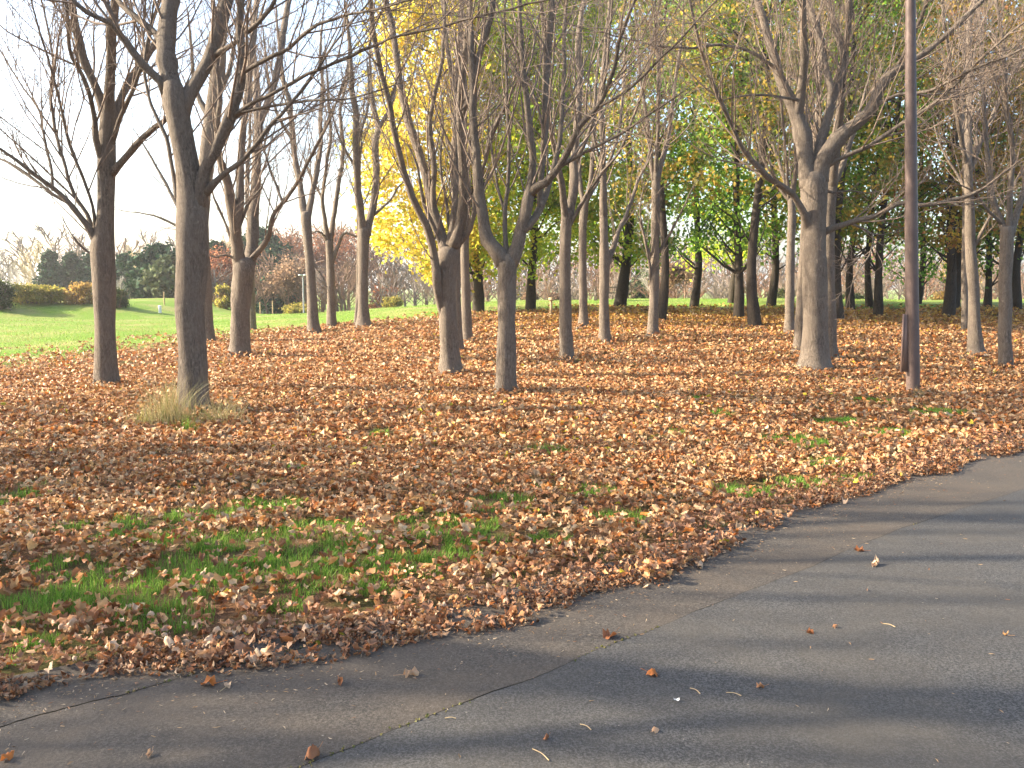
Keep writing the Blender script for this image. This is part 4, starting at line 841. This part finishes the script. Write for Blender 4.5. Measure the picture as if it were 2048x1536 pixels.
x = onplane(608, 640, 54)[0]; z = float(HT(x, 54)); s = 54 / F0; lp = empty("park_lamp", (x, 54, z), "small grey park lamp with flat twin heads, left of the slim Y-forked maples", "lamp post")
P, Rr = resample([(0, 0, -.1), (0, 0, 1.0), (0, 0, 78 * s)], [0.05, 0.045, 0.04], 6); V, q = tubes([P], [Rr], 8); link("pole", mkmesh("pole", V, [q], smooth=True, material=M_GREY), lp)
for sx in (-1, 1):
    V, F = boxv(min(sx * 0.03, sx * 0.26), max(sx * 0.03, sx * 0.26), -0.08, 0.08, 76 * s, 76 * s + 0.07); link("lamp_head", mkmesh("lamp_head", V, [F], material=M_WHITE), lp)

# ------------------------------------------------------------------ leafy trees behind
def rhombs(P, size, nrm_bias, g, cols, fold=0.25):
    n = len(P); d1 = g.normal(0, 1, (n, 3)); d1 /= np.linalg.norm(d1, axis=1, keepdims=True)
    nn = g.normal(0, 1, (n, 3)) + nrm_bias; d2 = np.cross(nn, d1); d2 /= np.linalg.norm(d2, axis=1, keepdims=True) + 1e-9; d3 = np.cross(d1, d2)
    s = size[:, None]
    V = np.stack([P - d1 * s * .5, P + d2 * s * .42 + d3 * s * fold * .5 + d1 * s * .05, P + d1 * s * .5, P - d2 * s * .42 + d3 * s * fold * .5 + d1 * s * .05], 1).reshape(-1, 3)
    b0 = (np.arange(n) * 4)[:, None]; return V, [np.concatenate([b0 + np.array([[0, 1, 2]]), b0 + np.array([[0, 2, 3]])])], np.repeat(cols, 4, 0)
PALS = {
    'yellow': np.array([(0.74, 0.60, 0.07), (0.68, 0.60, 0.08), (0.76, 0.52, 0.07), (0.52, 0.55, 0.07), (0.80, 0.68, 0.16)]),
    'lime': np.array([(0.54, 0.66, 0.07), (0.44, 0.62, 0.06), (0.66, 0.68, 0.08), (0.32, 0.54, 0.05), (0.72, 0.64, 0.08)]),
    'green': np.array([(0.22, 0.44, 0.06), (0.30, 0.52, 0.07), (0.16, 0.35, 0.05), (0.42, 0.56, 0.08), (0.12, 0.26, 0.035)]),
    'olive': np.array([(0.30, 0.30, 0.05), (0.20, 0.28, 0.04), (0.44, 0.34, 0.06), (0.15, 0.23, 0.03), (0.52, 0.36, 0.07)]),
    'gold': np.array([(0.56, 0.38, 0.06), (0.42, 0.32, 0.05), (0.28, 0.30, 0.045), (0.62, 0.40, 0.07), (0.48, 0.22, 0.07)]),
    'red': np.array([(0.34, 0.13, 0.07), (0.26, 0.10, 0.06), (0.42, 0.19, 0.09), (0.22, 0.12, 0.07)]),
    'pine': np.array([(0.024, 0.066, 0.030), (0.036, 0.086, 0.036), (0.016, 0.046, 0.024)]),
    'pine2': np.array([(0.09, 0.12, 0.05), (0.07, 0.10, 0.045), (0.12, 0.14, 0.06)]),
    'bush': np.array([(0.34, 0.31, 0.06), (0.26, 0.26, 0.05), (0.42, 0.33, 0.08)]),
    'orange': np.array([(0.42, 0.27, 0.08), (0.34, 0.22, 0.07), (0.46, 0.34, 0.10)]),
    'dbush': np.array([(0.07, 0.10, 0.03), (0.10, 0.12, 0.035), (0.05, 0.075, 0.02)]),
    'tan': np.array([(0.30, 0.20, 0.13), (0.24, 0.16, 0.10), (0.36, 0.25, 0.16)])}
def leafy(px, py, w, h, z0, r, pal, label, seed, nleaf=9000, cxo=0.0, pal2=None, split=None, lean=0.0, clumps=85, size=0.13, group="leafy maples standing behind the bare ones", name="leafy_maple", flat=1.0):
    R = random.Random(seed); g = np.random.default_rng(seed); bx, by, bz = ground_at(px, py); rad = w / 2 / F0 * by
    root = empty(name, (bx, by, bz), label, "tree", group)
    tp = [(0, 0, -0.2)]; n = 9
    ph = R.uniform(0, 6)
    for i in range(1, n): u = i / (n - 1); tp.append((lean * u * h * 0.6 + 0.17 * math.sin(u * 6 + ph) + cxo * 0.6 * max(0, u - 0.3), 0.08 * math.cos(u * 4 + ph), h * 0.9 * u))
    P, Rr = resample(tp, [rad * 1.4] + [rad * (1.0 - 0.9 * (i / (n - 1)) ** 1.2) for i in range(1, n)], 44); Rr = np.maximum(Rr, .01); V, q = tubes([P], [Rr], 12, 0.05, seed)
    link("trunk", mkmesh("trunk", V, [q], smooth=True, material=M_DARK), root)
    tw = Twigs(); C = []
    for i in range(clumps):
        u = R.random() ** 0.9; z = z0 + (h - z0) * u
        prof = math.sqrt(max(0.05, 1 - (2 * u - 0.85) ** 2 * 0.72)); a = R.uniform(0, 6.283); rr = r * prof * math.sqrt(R.random()) * 1.0
        C.append((math.cos(a) * rr + cxo, math.sin(a) * rr * flat, z))
    C = np.array(C)
    poly = [tuple(p) for p in P]
    for k in range(0, clumps, 2):                      # limbs run from the stem to the leaf clumps
        c = C[k]; zz = max(0.8 if z0 < 1.5 else 1.6, c[2] - R.uniform(0.7, 2.2)); t = min(0.97, max(0.05, zz / (h * 0.9)))
        s0, _ = along(poly, t); mid = tuple((s0[j] + c[j]) / 2 + (0.15 if j == 2 else R.gauss(0, .12)) for j in range(3))
        tw.add([s0, tuple((s0[j] * 0.5 + mid[j] * 0.5) - (0.08 if j == 2 else 0) for j in range(3)), mid, tuple(c)], 0.03 + R.random() * 0.02, 0.008, 4)
        for _ in range(2): tw.add(grow(tuple(c), deflect(nrm(tuple(c - np.array(s0))), 0.7, R), 0.7, 3, 0.05, 0.2, R), 0.008, 0.004, 3)
    o = link("branches", tw.mesh("branches", M_DARK), root); o["kind"] = "stuff"
    big = pal in ('yellow', 'lime'); nleaf = int(nleaf * (1.5 if big else 0.92)); size *= 1.22 if big else 1.12; per = nleaf // clumps; which = np.repeat(np.arange(clumps), per); n = len(which)
    sc = (0.24 + 0.30 * g.random(clumps))[which] * (r / 2.8) ** 0.5
    Pn = C[which] + g.normal(0, 1, (n, 3)) * sc[:, None] * np.array([1, 1 , 0.72])
    pl = PALS[pal]; cols = pl[g.integers(0, len(pl), n)].copy()
    if pal2 is not None:
        p2 = PALS[pal2]; pr = 1 / (1 + np.exp(-(Pn[:, 0] - split) * 2.2)); k = g.random(n) < pr; cols[k] = p2[g.integers(0, len(p2), k.sum())]
    ctint = g.uniform(0.75, 1.2, clumps)[which][:, None]; cols = cols * ctint * g.uniform(0.85, 1.15, (n, 1))
    V, F, Cc = rhombs(Pn, g.uniform(size * 0.7, size * 1.25, n), np.array([0, 0, 0.9]), g, cols)
    o = link("crown", mkmesh("crown", V, F, Cc, material=M_FOL), root); o["kind"] = "stuff"
    return root
leafy(957, 623, 19, 11.5, 1.4, 3.25, 'yellow', "bright yellow maple, greener on its right side, behind the fan of stems", 301, nleaf=23000, cxo=-1.15, pal2='lime', split=0.3, clumps=165)
leafy(1061, 620, 17, 12.5, 1.8, 2.8, 'lime', "lime green and yellow maple behind the V-forked trunk", 302, nleaf=15500, cxo=0.1, clumps=120)
leafy(1238, 614, 21, 13, 1.8, 3.0, 'lime', "yellow-green maple with a dark leaning trunk behind the third bare one", 303, nleaf=14500, cxo=-0.5, pal2='green', split=0.9, lean=0.10, clumps=95)
leafy(1318, 642, 18, 11, 3.8, 2.3, 'olive', "dark-trunked maple directly behind the one with fine low shoots", 304, nleaf=6000, clumps=60)
leafy(1387, 614, 15, 13.5, 3.0, 2.8, 'green', "green maple on a thin straight dark trunk in the open gap", 305, nleaf=9500, clumps=85)
leafy(1477, 636, 17, 12.5, 1.9, 2.5, 'green', "green maple whose low bright sprays hang left of two dark trunks", 306, nleaf=10500, cxo=-0.6, clumps=90)
leafy(1511, 653, 21, 11.5, 3.3, 2.4, 'olive', "dark maple with a yellow sprout at its foot", 307, nleaf=7000, clumps=70)
leafy(1541, 612, 15, 13.5, 2.5, 3.0, 'green', "straight dark-trunked green maple at the far edge of the leaves", 308, nleaf=9000, clumps=85)
leafy(1462, 606, 13, 13, 2.0, 2.6, 'lime', "brownish slim maple seen behind the low bright sprays", 309, nleaf=6500, clumps=70)
leafy(1676, 645, 20, 12, 2.8, 2.8, 'olive', "darkest trunk peeking out right of the pressed-together pair", 310, nleaf=8500, clumps=80)
leafy(1702, 618, 14, 13, 2.4, 2.8, 'green', "thin dark maple left of a close pair of thin trunks", 311, nleaf=9500, clumps=85)
leafy(1740, 614, 12, 13, 2.6, 2.5, 'olive', "upright one of the close pair of thin trunks left of the pole", 312, nleaf=8000, clumps=75)
leafy(1757, 632, 15, 13, 2.3, 2.7, 'green', "leaning one of the close pair of thin trunks left of the pole", 313, nleaf=9500, lean=0.06, clumps=85, pal2='gold', split=1.0)
leafy(1834, 608, 12, 13, 1.3, 3.2, 'green', "low-branched green maple glimpsed either side of the brown pole", 314, nleaf=10500, clumps=95)
leafy(1897, 633, 19, 13.5, 2.4, 2.9, 'gold', "black-trunked golden maple, nearer one of the touching pair right of the pole", 315, nleaf=9500, clumps=85)
leafy(1906, 620, 18, 13.5, 2.4, 2.9, 'olive', "black-trunked maple, farther one of the touching pair right of the pole", 316, nleaf=7500, clumps=75)
leafy(1975, 613, 12, 13, 1.2, 2.6, 'green', "low green maple between the two sunlit right-hand trunks", 317, nleaf=9500, clumps=90)
leafy(2034, 619, 16, 13, 2.4, 3.0, 'olive', "dark leaning maple at the right edge", 318, nleaf=9500, lean=0.05, clumps=85, pal2='gold', split=0)
leafy(1645, 606, 13, 13.5, 3.0, 3.0, 'gold', "golden-brown maple high behind the thickest right trunk", 319, nleaf=9000, clumps=85)
leafy(2130, 640, 18, 13, 2.6, 3.0, 'gold', "golden maple whose crown reaches in from beyond the right edge", 320, nleaf=9000, clumps=85)

# ------------------------------------------------------------------ far trees, shrubs and wood
def place(px, Y, py=620): return onplane(px, py, Y)[0]
def far_bare(h, r, seed, ntw=260, thick=0.014, upr=0.75):
    """mesh arrays of a bare tree about h tall"""
    R = random.Random(seed); tw = Twigs()
    tp = grow((0, 0, -0.2), (0, 0, 1), h * 0.8, 7, 0.06, 0.05, R); tw.add(tp, h * 0.013 + 0.02, 0.012, 5)
    for k in range(16):
        t = R.uniform(0.15, 0.95); p, d = along(tp, t); a = R.uniform(0, 6.28); L = h * (0.25 + 0.3 * (1 - t)) * r
        lb = grow(p, nrm((math.cos(a), math.sin(a), upr)), L, 6, 0.10, 0.1, R); tw.add(lb, 0.03 * h / 7, thick, 4)
        for j in range(ntw // 16):
            p2, d2 = along(lb, R.uniform(0.2, 1) * 0.999); tw.add(grow(p2, deflect(d2, R.uniform(0.4, 0.9), R), L * R.uniform(0.2, 0.5), 3, 0.12, 0.15, R), thick, thick * 0.6, 3)
    return tw
M_TW = {'grey': plain("far_grey_twig", (0.22, 0.175, 0.14), 0.9, 0.2, 1), 'brown': plain("far_brown_twig", (0.19, 0.12, 0.08), 0.9, 0.25, 1), 'red': plain("far_red_twig", (0.21, 0.115, 0.075), 0.9, 0.25, 1),
        'pale': plain("far_pale_twig", (0.45, 0.41, 0.36), 0.9, 0.15, 1), 'straw': plain("far_straw_twig", (0.46, 0.37, 0.22), 0.9, 0.2, 1)}
FARM = {}
def far_mesh(kind, v):
    k = (kind, v)
    if k not in FARM: FARM[k] = far_bare(7.0, 1.0, 500 + v, 380, 0.022).mesh("branches", M_TW[kind])
    return FARM[k]
def far_tree(px, Y, hpx, kind, label, v=0, wide=1.0, name="bare_tree", group="bare trees beyond the lawn", crown=None, n=1500):
    x = place(px, Y); z = float(HT(x, Y)); h = hpx / F0 * Y; root = empty(name, (x, Y, z), label, "tree", group); s = h / 7.0
    o = link("branches", far_mesh(kind, v), root); o.scale = (s * wide, s * wide, s); o.rotation_euler = (0, 0, rnd.uniform(0, 6.28))
    if crown:
        g = np.random.default_rng(int(px)); C = g.normal(0, 1, (40, 3)) * np.array([1.1, 1.1, 0.7]) * s * wide + np.array([0, 0, h * 0.66]); w = g.integers(0, 40, n)
        P = C[w] + g.normal(0, 0.5 * s, (n, 3)); pl = PALS[crown]
        V, F, Cc = rhombs(P, g.uniform(0.10, 0.2, n), np.array([0, 0, 0.6]), g, pl[g.integers(0, len(pl), n)] * g.uniform(0.8, 1.2, (n, 1)))
        oc = link("crown", mkmesh("crown", V, F, Cc, material=M_FOL), root); oc["kind"] = "stuff"
def conifer(px, Y, ytop, ybot, wpx, pal, label, seed, kind="spruce", n=2600):
    wpx *= 1.3; n = int(n * 1.5)
    x, _, zt = onplane(px, ytop, Y); zb = float(HT(x, Y)); h = zt - zb; r = wpx / 2 / F0 * Y; g = np.random.default_rng(seed)
    root = empty("conifer_tree", (x, Y, zb), label, "tree", "evergreens beyond the lawn")
    P, Rr = resample([(0, 0, -.2), (0, 0, h * .5), (0, 0, h * .97)], [0.16, 0.1, 0.02], 12); V, q = tubes([P], [Rr], 8); link("trunk", mkmesh("trunk", V, [q], smooth=True, material=M_DARK), root)
    PP, CC = [], []; tiers = 15 if kind == "spruce" else 11
    z0 = h * 0.08
    for k in range(tiers):
        u = k / (tiers - 1); zt_ = z0 + (h * 0.97 - z0) * u; rt = r * ((1 - u) ** 0.7 * 0.95 + 0.07) if kind == "spruce" else r * math.sqrt(max(0.03, 1 - (1.7 * u - 0.6) ** 2))
        nb = 11
        for j in range(nb):
            a = g.uniform(0, 6.28); L = rt * g.uniform(0.65, 1.15); m_ = max(6, int(n / (tiers * nb)))
            s = np.sqrt(g.random(m_)); droop = 0.18 if kind == "spruce" else -0.15
            px_ = np.stack([np.cos(a) * s * L, np.sin(a) * s * L, zt_ - droop * s * L + 0.10 * L * s ** 2], 1) + g.normal(0, 1, (m_, 3)) * np.array([0.16, 0.16, 0.13]) * (0.7 + r / 3)
            PP.append(px_); CC.append(np.full(m_, g.uniform(0.75, 1.25)))
    Pn = np.concatenate(PP); ct = np.concatenate(CC); pl = PALS[pal]
    V, F, C = rhombs(Pn, g.uniform(0.24, 0.48, len(Pn)), np.array([0, 0, 1.0]), g, pl[g.integers(0, len(pl), len(Pn))] * ct[:, None])
    o = link("crown", mkmesh("crown", V, F, C, material=M_NEEDLE), root); o["kind"] = "stuff"
def shrub(px, py, wpx, hpx, pal, label, seed, Y=None, n=2400, cat="shrub"):
    if Y is None: x, y, z = ground_at(px, py)
    else: y = Y; x = place(px, Y, py); z = float(HT(x, y))
    r = wpx / 2 / F0 * y; h = hpx / F0 * y; g = np.random.default_rng(seed); root = empty("shrub", (x, y, z), label, cat, "shrubs beyond the lawn")
    tw = Twigs(); R = random.Random(seed)
    for k in range(46):
        a = R.uniform(0, 6.28); s = R.uniform(0.0, 0.9); tw.add(grow((R.gauss(0, r * .2), R.gauss(0, r * .2), -0.05), nrm((math.cos(a) * s * r / h, math.sin(a) * s * r / h, 1)), h * R.uniform(.8, 1.05), 5, 0.02, 0.08, R), 0.015, 0.006, 3)
    o = link("stems", tw.mesh("stems", M_TW['brown']), root); o["kind"] = "stuff"
    nc = 38; u = g.random(nc); a = g.uniform(0, 6.28, nc); q = np.sqrt(g.random(nc)) * r * 0.85 * np.sqrt(1 - (u * 0.9 - 0.1) ** 2); C = np.stack([np.cos(a) * q, np.sin(a) * q, h * (0.12 + 0.78 * u)], 1)
    w = g.integers(0, nc, n); P = C[w] + g.normal(0, 1, (n, 3)) * np.array([r * .17, r * .17, h * .09]); pl = PALS[pal]
    V, F, Cc = rhombs(P, g.uniform(0.07, 0.16, n) * (y / 50), np.array([0, 0, 0.5]), g, pl[g.integers(0, len(pl), n)] * g.uniform(0.75, 1.2, (nc, 1))[w])
    o = link("foliage", mkmesh("foliage", V, F, Cc, material=M_FOL), root); o["kind"] = "stuff"
# left
for i_, (X_, Y_, h_) in enumerate([(-40, 47, 8.5), (-44, 51, 9.5), (-38, 41, 7.0), (-37, 36.5, 5.0)]):
    zz_ = F0; px_ = X_ / Y_ * F0 / 1.0 + 1024; py_ = 575 - (h_ - 1.6) / Y_ * F0
    conifer(px_, Y_, py_, 600, 150, 'pine', ['big pine', 'tallest pine', 'lower pine', 'smallest pine'][i_] + ' outside the left edge that shades the grassy bank', 640 + i_, 'pine', 2600)
conifer(100, 78, 508, 600, 62, 'pine', "layered spruce, leftmost of the evergreens past the grassy bank", 601)
conifer(142, 80, 510, 600, 66, 'pine', "blue-green spruce second from the left past the grassy bank", 602)
conifer(180, 79, 514, 600, 60, 'pine', "dark spruce just left of the first bare maple trunk", 603)
conifer(212, 82, 516, 600, 56, 'pine', "dark spruce standing behind the first bare maple trunk", 604)
conifer(248, 79, 512, 600, 56, 'pine', "ragged spruce just right of the first bare maple trunk", 605)
conifer(318, 66, 498, 630, 96, 'pine', "broad dark pine left of the thickest left trunk", 606, 'pine', 4200)
conifer(345, 62, 522, 640, 80, 'pine2', "olive lighter pine overlapping the broad dark pine", 607, 'pine', 3600)
conifer(432, 84, 488, 610, 60, 'pine', "dark pine right of the thickest left trunk", 608, 'pine')
conifer(520, 82, 466, 620, 120, 'pine', "tall wide pine behind the low-dividing maple", 609, 'pine', 4600)
conifer(560, 74, 545, 640, 90, 'pine', "low dark pine right of the low-dividing maple", 610, 'pine', 3200)
conifer(1292, 70, 545, 640, 55, 'pine2', "faded green conifer seen left of the maple with fine low shoots", 611, 'pine', 2200)
shrub(-2, 618, 66, 56, 'dbush', "dark rounded evergreen shrub on the left end of the grassy bank", 620, n=3600)
shrub(62, 606, 80, 36, 'bush', "yellow-green shrub next to the dark rounded one on the bank", 621)
shrub(105, 606, 60, 34, 'bush', "olive yellow shrub in the middle of the bank", 622)
shrub(163, 607, 66, 40, 'orange', "orange-tinted shrub left of the first bare maple", 623)
shrub(238, 614, 36, 34, 'dbush', "small dark shrub at the right end of the bank", 624)
shrub(40, 604, 40, 34, 'bush', "small lime shrub between the dark shrub and the yellow-green one", 625)
shrub(450, 640, 40, 44, 'bush', "green shrub between the thickest left trunk and the low-dividing maple", 626, Y=58)
shrub(786, 625, 44, 36, 'bush', "small green shrub below the yellow crown", 627, Y=60)
shrub(1060, 606, 44, 30, 'tan', "tan shrub behind the wooden post", 628, Y=60)
shrub(1112, 606, 54, 34, 'tan', "wide brownish shrub right of the wooden post", 629, Y=62)
shrub(600, 640, 70, 26, 'bush', "low yellow-green undergrowth by the small park lamp", 630, Y=60)
shrub(1560, 606, 60, 34, 'dbush', "low dark green shrub behind the slim maples left of the thick right trunk", 631, Y=58)
shrub(1700, 606, 80, 26, 'dbush', "long low green shrub behind the close pair of thin trunks", 632, Y=60)
shrub(1900, 606, 70, 40, 'orange', "orange-brown shrub behind the touching black trunks", 633, Y=60)
shrub(770, 620, 70, 60, 'red', "dusky pink bare shrub behind the yellow crown", 634, Y=66)
i = 0
for (px, Y, hp, kind, crown, label) in [
    (8, 92, 125, 'pale', None, "pale birch-like tree at the left edge behind the bank"), (40, 96, 110, 'pale', None, "pale bare tree second from the left edge"), (82, 95, 150, 'straw', None, "straw-coloured poplar rising behind the leftmost spruce"),
    (262, 90, 120, 'straw', None, "pale poplar right of the ragged spruce"), (285, 92, 140, 'straw', None, "tall pale poplar left of the broad dark pine"), (262, 66, 66, 'grey', None, "grey bare sapling in front of the pale poplars"),
    (243, 60, 50, 'pale', None, "whitish young birch below the ragged spruce"), (447, 90, 165, 'straw', None, "straw-coloured poplar just right of the thickest left trunk"),
    (455, 66, 130, 'red', 'red', "reddish small tree between the two left groups of trunks"), (577, 62, 120, 'brown', 'tan', "tan spreading tree right of the low-dividing maple"), (575, 88, 180, 'red', 'red', "rust-red oak, left one on the skyline"),
    (645, 90, 176, 'red', 'red', "rust-red oak, middle one on the skyline"), (692, 88, 178, 'red', 'red', "rust-red oak, right one on the skyline"), (640, 68, 120, 'grey', None, "grey bare tree behind the slim Y-forked maples"),
    (700, 66, 120, 'brown', None, "brown bare tree behind the sturdiest Y-forked maple"), (845, 56, 76, 'grey', None, "greyish young tree under the yellow crown"), (760, 72, 95, 'red', None, "dusky red tree left of the yellow crown's foot"),
    (1075, 64, 84, 'pale', None, "pale bare tree right of the V-forked trunk"), (1353, 52, 78, 'brown', 'tan', "small orange-brown tree on the lawn in the open gap"), (1300, 54, 90, 'pale', None, "pale drooping birch next to the maple with fine low shoots"),
    (1425, 62, 80, 'grey', None, "grey bare sapling right of the open gap"), (1570, 64, 84, 'grey', None, "grey tree behind the slim shoots"), (1760, 62, 90, 'grey', None, "grey bare tree behind the close pair of thin trunks"), (1850, 64, 100, 'grey', None, "grey bare tree right behind the brown pole"),
    (1915, 66, 130, 'red', 'orange', "peach-coloured tree behind the touching black trunks"), (2000, 64, 100, 'brown', None, "brown bare tree behind the rightmost maples")]:
    far_tree(px, Y, hp, kind, label, v=i % 4, wide=1.1 if crown else 0.8, crown=crown, n=2600); i += 1
# the wood beyond: one mass of bare thicket
R = random.Random(900); groups = {'grey': [], 'brown': [], 'red': []}
protos = {k: [tw for tw in (far_bare(7.0, 0.8, 950 + k2 * 7, 84, 0.042, 1.2) for k2 in range(3))] for k in ('x',)}
PR = []
for tw in protos['x']:
    parts = [tubes(a, b, S) for (n, S), (a, b) in tw.g.items()]; V, F = join(parts); PR.append((V, np.concatenate(F)))
for layer, (Y0, top0) in enumerate([(66, 66), (76, 88), (88, 112), (104, 132), (58, 56)]):
    for px in range(-500, 2500, 50 - layer * 4):
        p = px + R.uniform(-16, 16); Yt = Y0 + R.uniform(-4, 5)
        if (p < 300 and layer < 3) or (layer == 4 and p < 1040): continue
        hp = (top0 + (22 if 480 < p < 760 else 0)) * R.uniform(0.8, 1.15) * 1.12; x = place(p, Yt); z = float(HT(x, Yt)); s = hp / F0 * Yt / 7 + 0.12
        V, F = R.choice(PR); a = R.uniform(0, 6.28); c_, s_ = math.cos(a), math.sin(a)
        Vr = V @ np.array([[c_, s_, 0], [-s_, c_, 0], [0, 0, 1]]) * np.array([s * 1.35, s * 1.35, s]) + np.array([x, Yt, z])
        groups[R.choice(['grey', 'grey', 'brown', 'brown', 'red'])].append((Vr, F))
for k, ps in groups.items():
    V, F = join(ps); link("woodland", mkmesh("woodland", V, [np.concatenate(F)], smooth=True, material=M_TW[k]), kind="stuff", label="%s bare thicket closing the view beyond the lawn" % {'grey': 'greyish', 'brown': 'brown', 'red': 'reddish'}[k], category="wood")

# dead leaves still hanging on the bare crowns
g = np.random.default_rng(990)

hz = bpy.data.materials.new("haze"); hz.use_nodes = True; t = hz.node_tree; t.nodes.remove(t.nodes["Principled BSDF"])
pv = t.nodes.new("ShaderNodeVolumePrincipled"); pv.inputs["Color"].default_value = (1.0, 0.99, 0.98, 1); pv.inputs["Density"].default_value = 0.0006; pv.inputs["Anisotropy"].default_value = 0.45
t.links.new(pv.outputs[0], t.nodes["Material Output"].inputs["Volume"])
V, F = boxv(-950, 950, -70, 1550, -3.0, 22); link("haze", mkmesh("haze", V, [F], material=hz), kind="stuff")
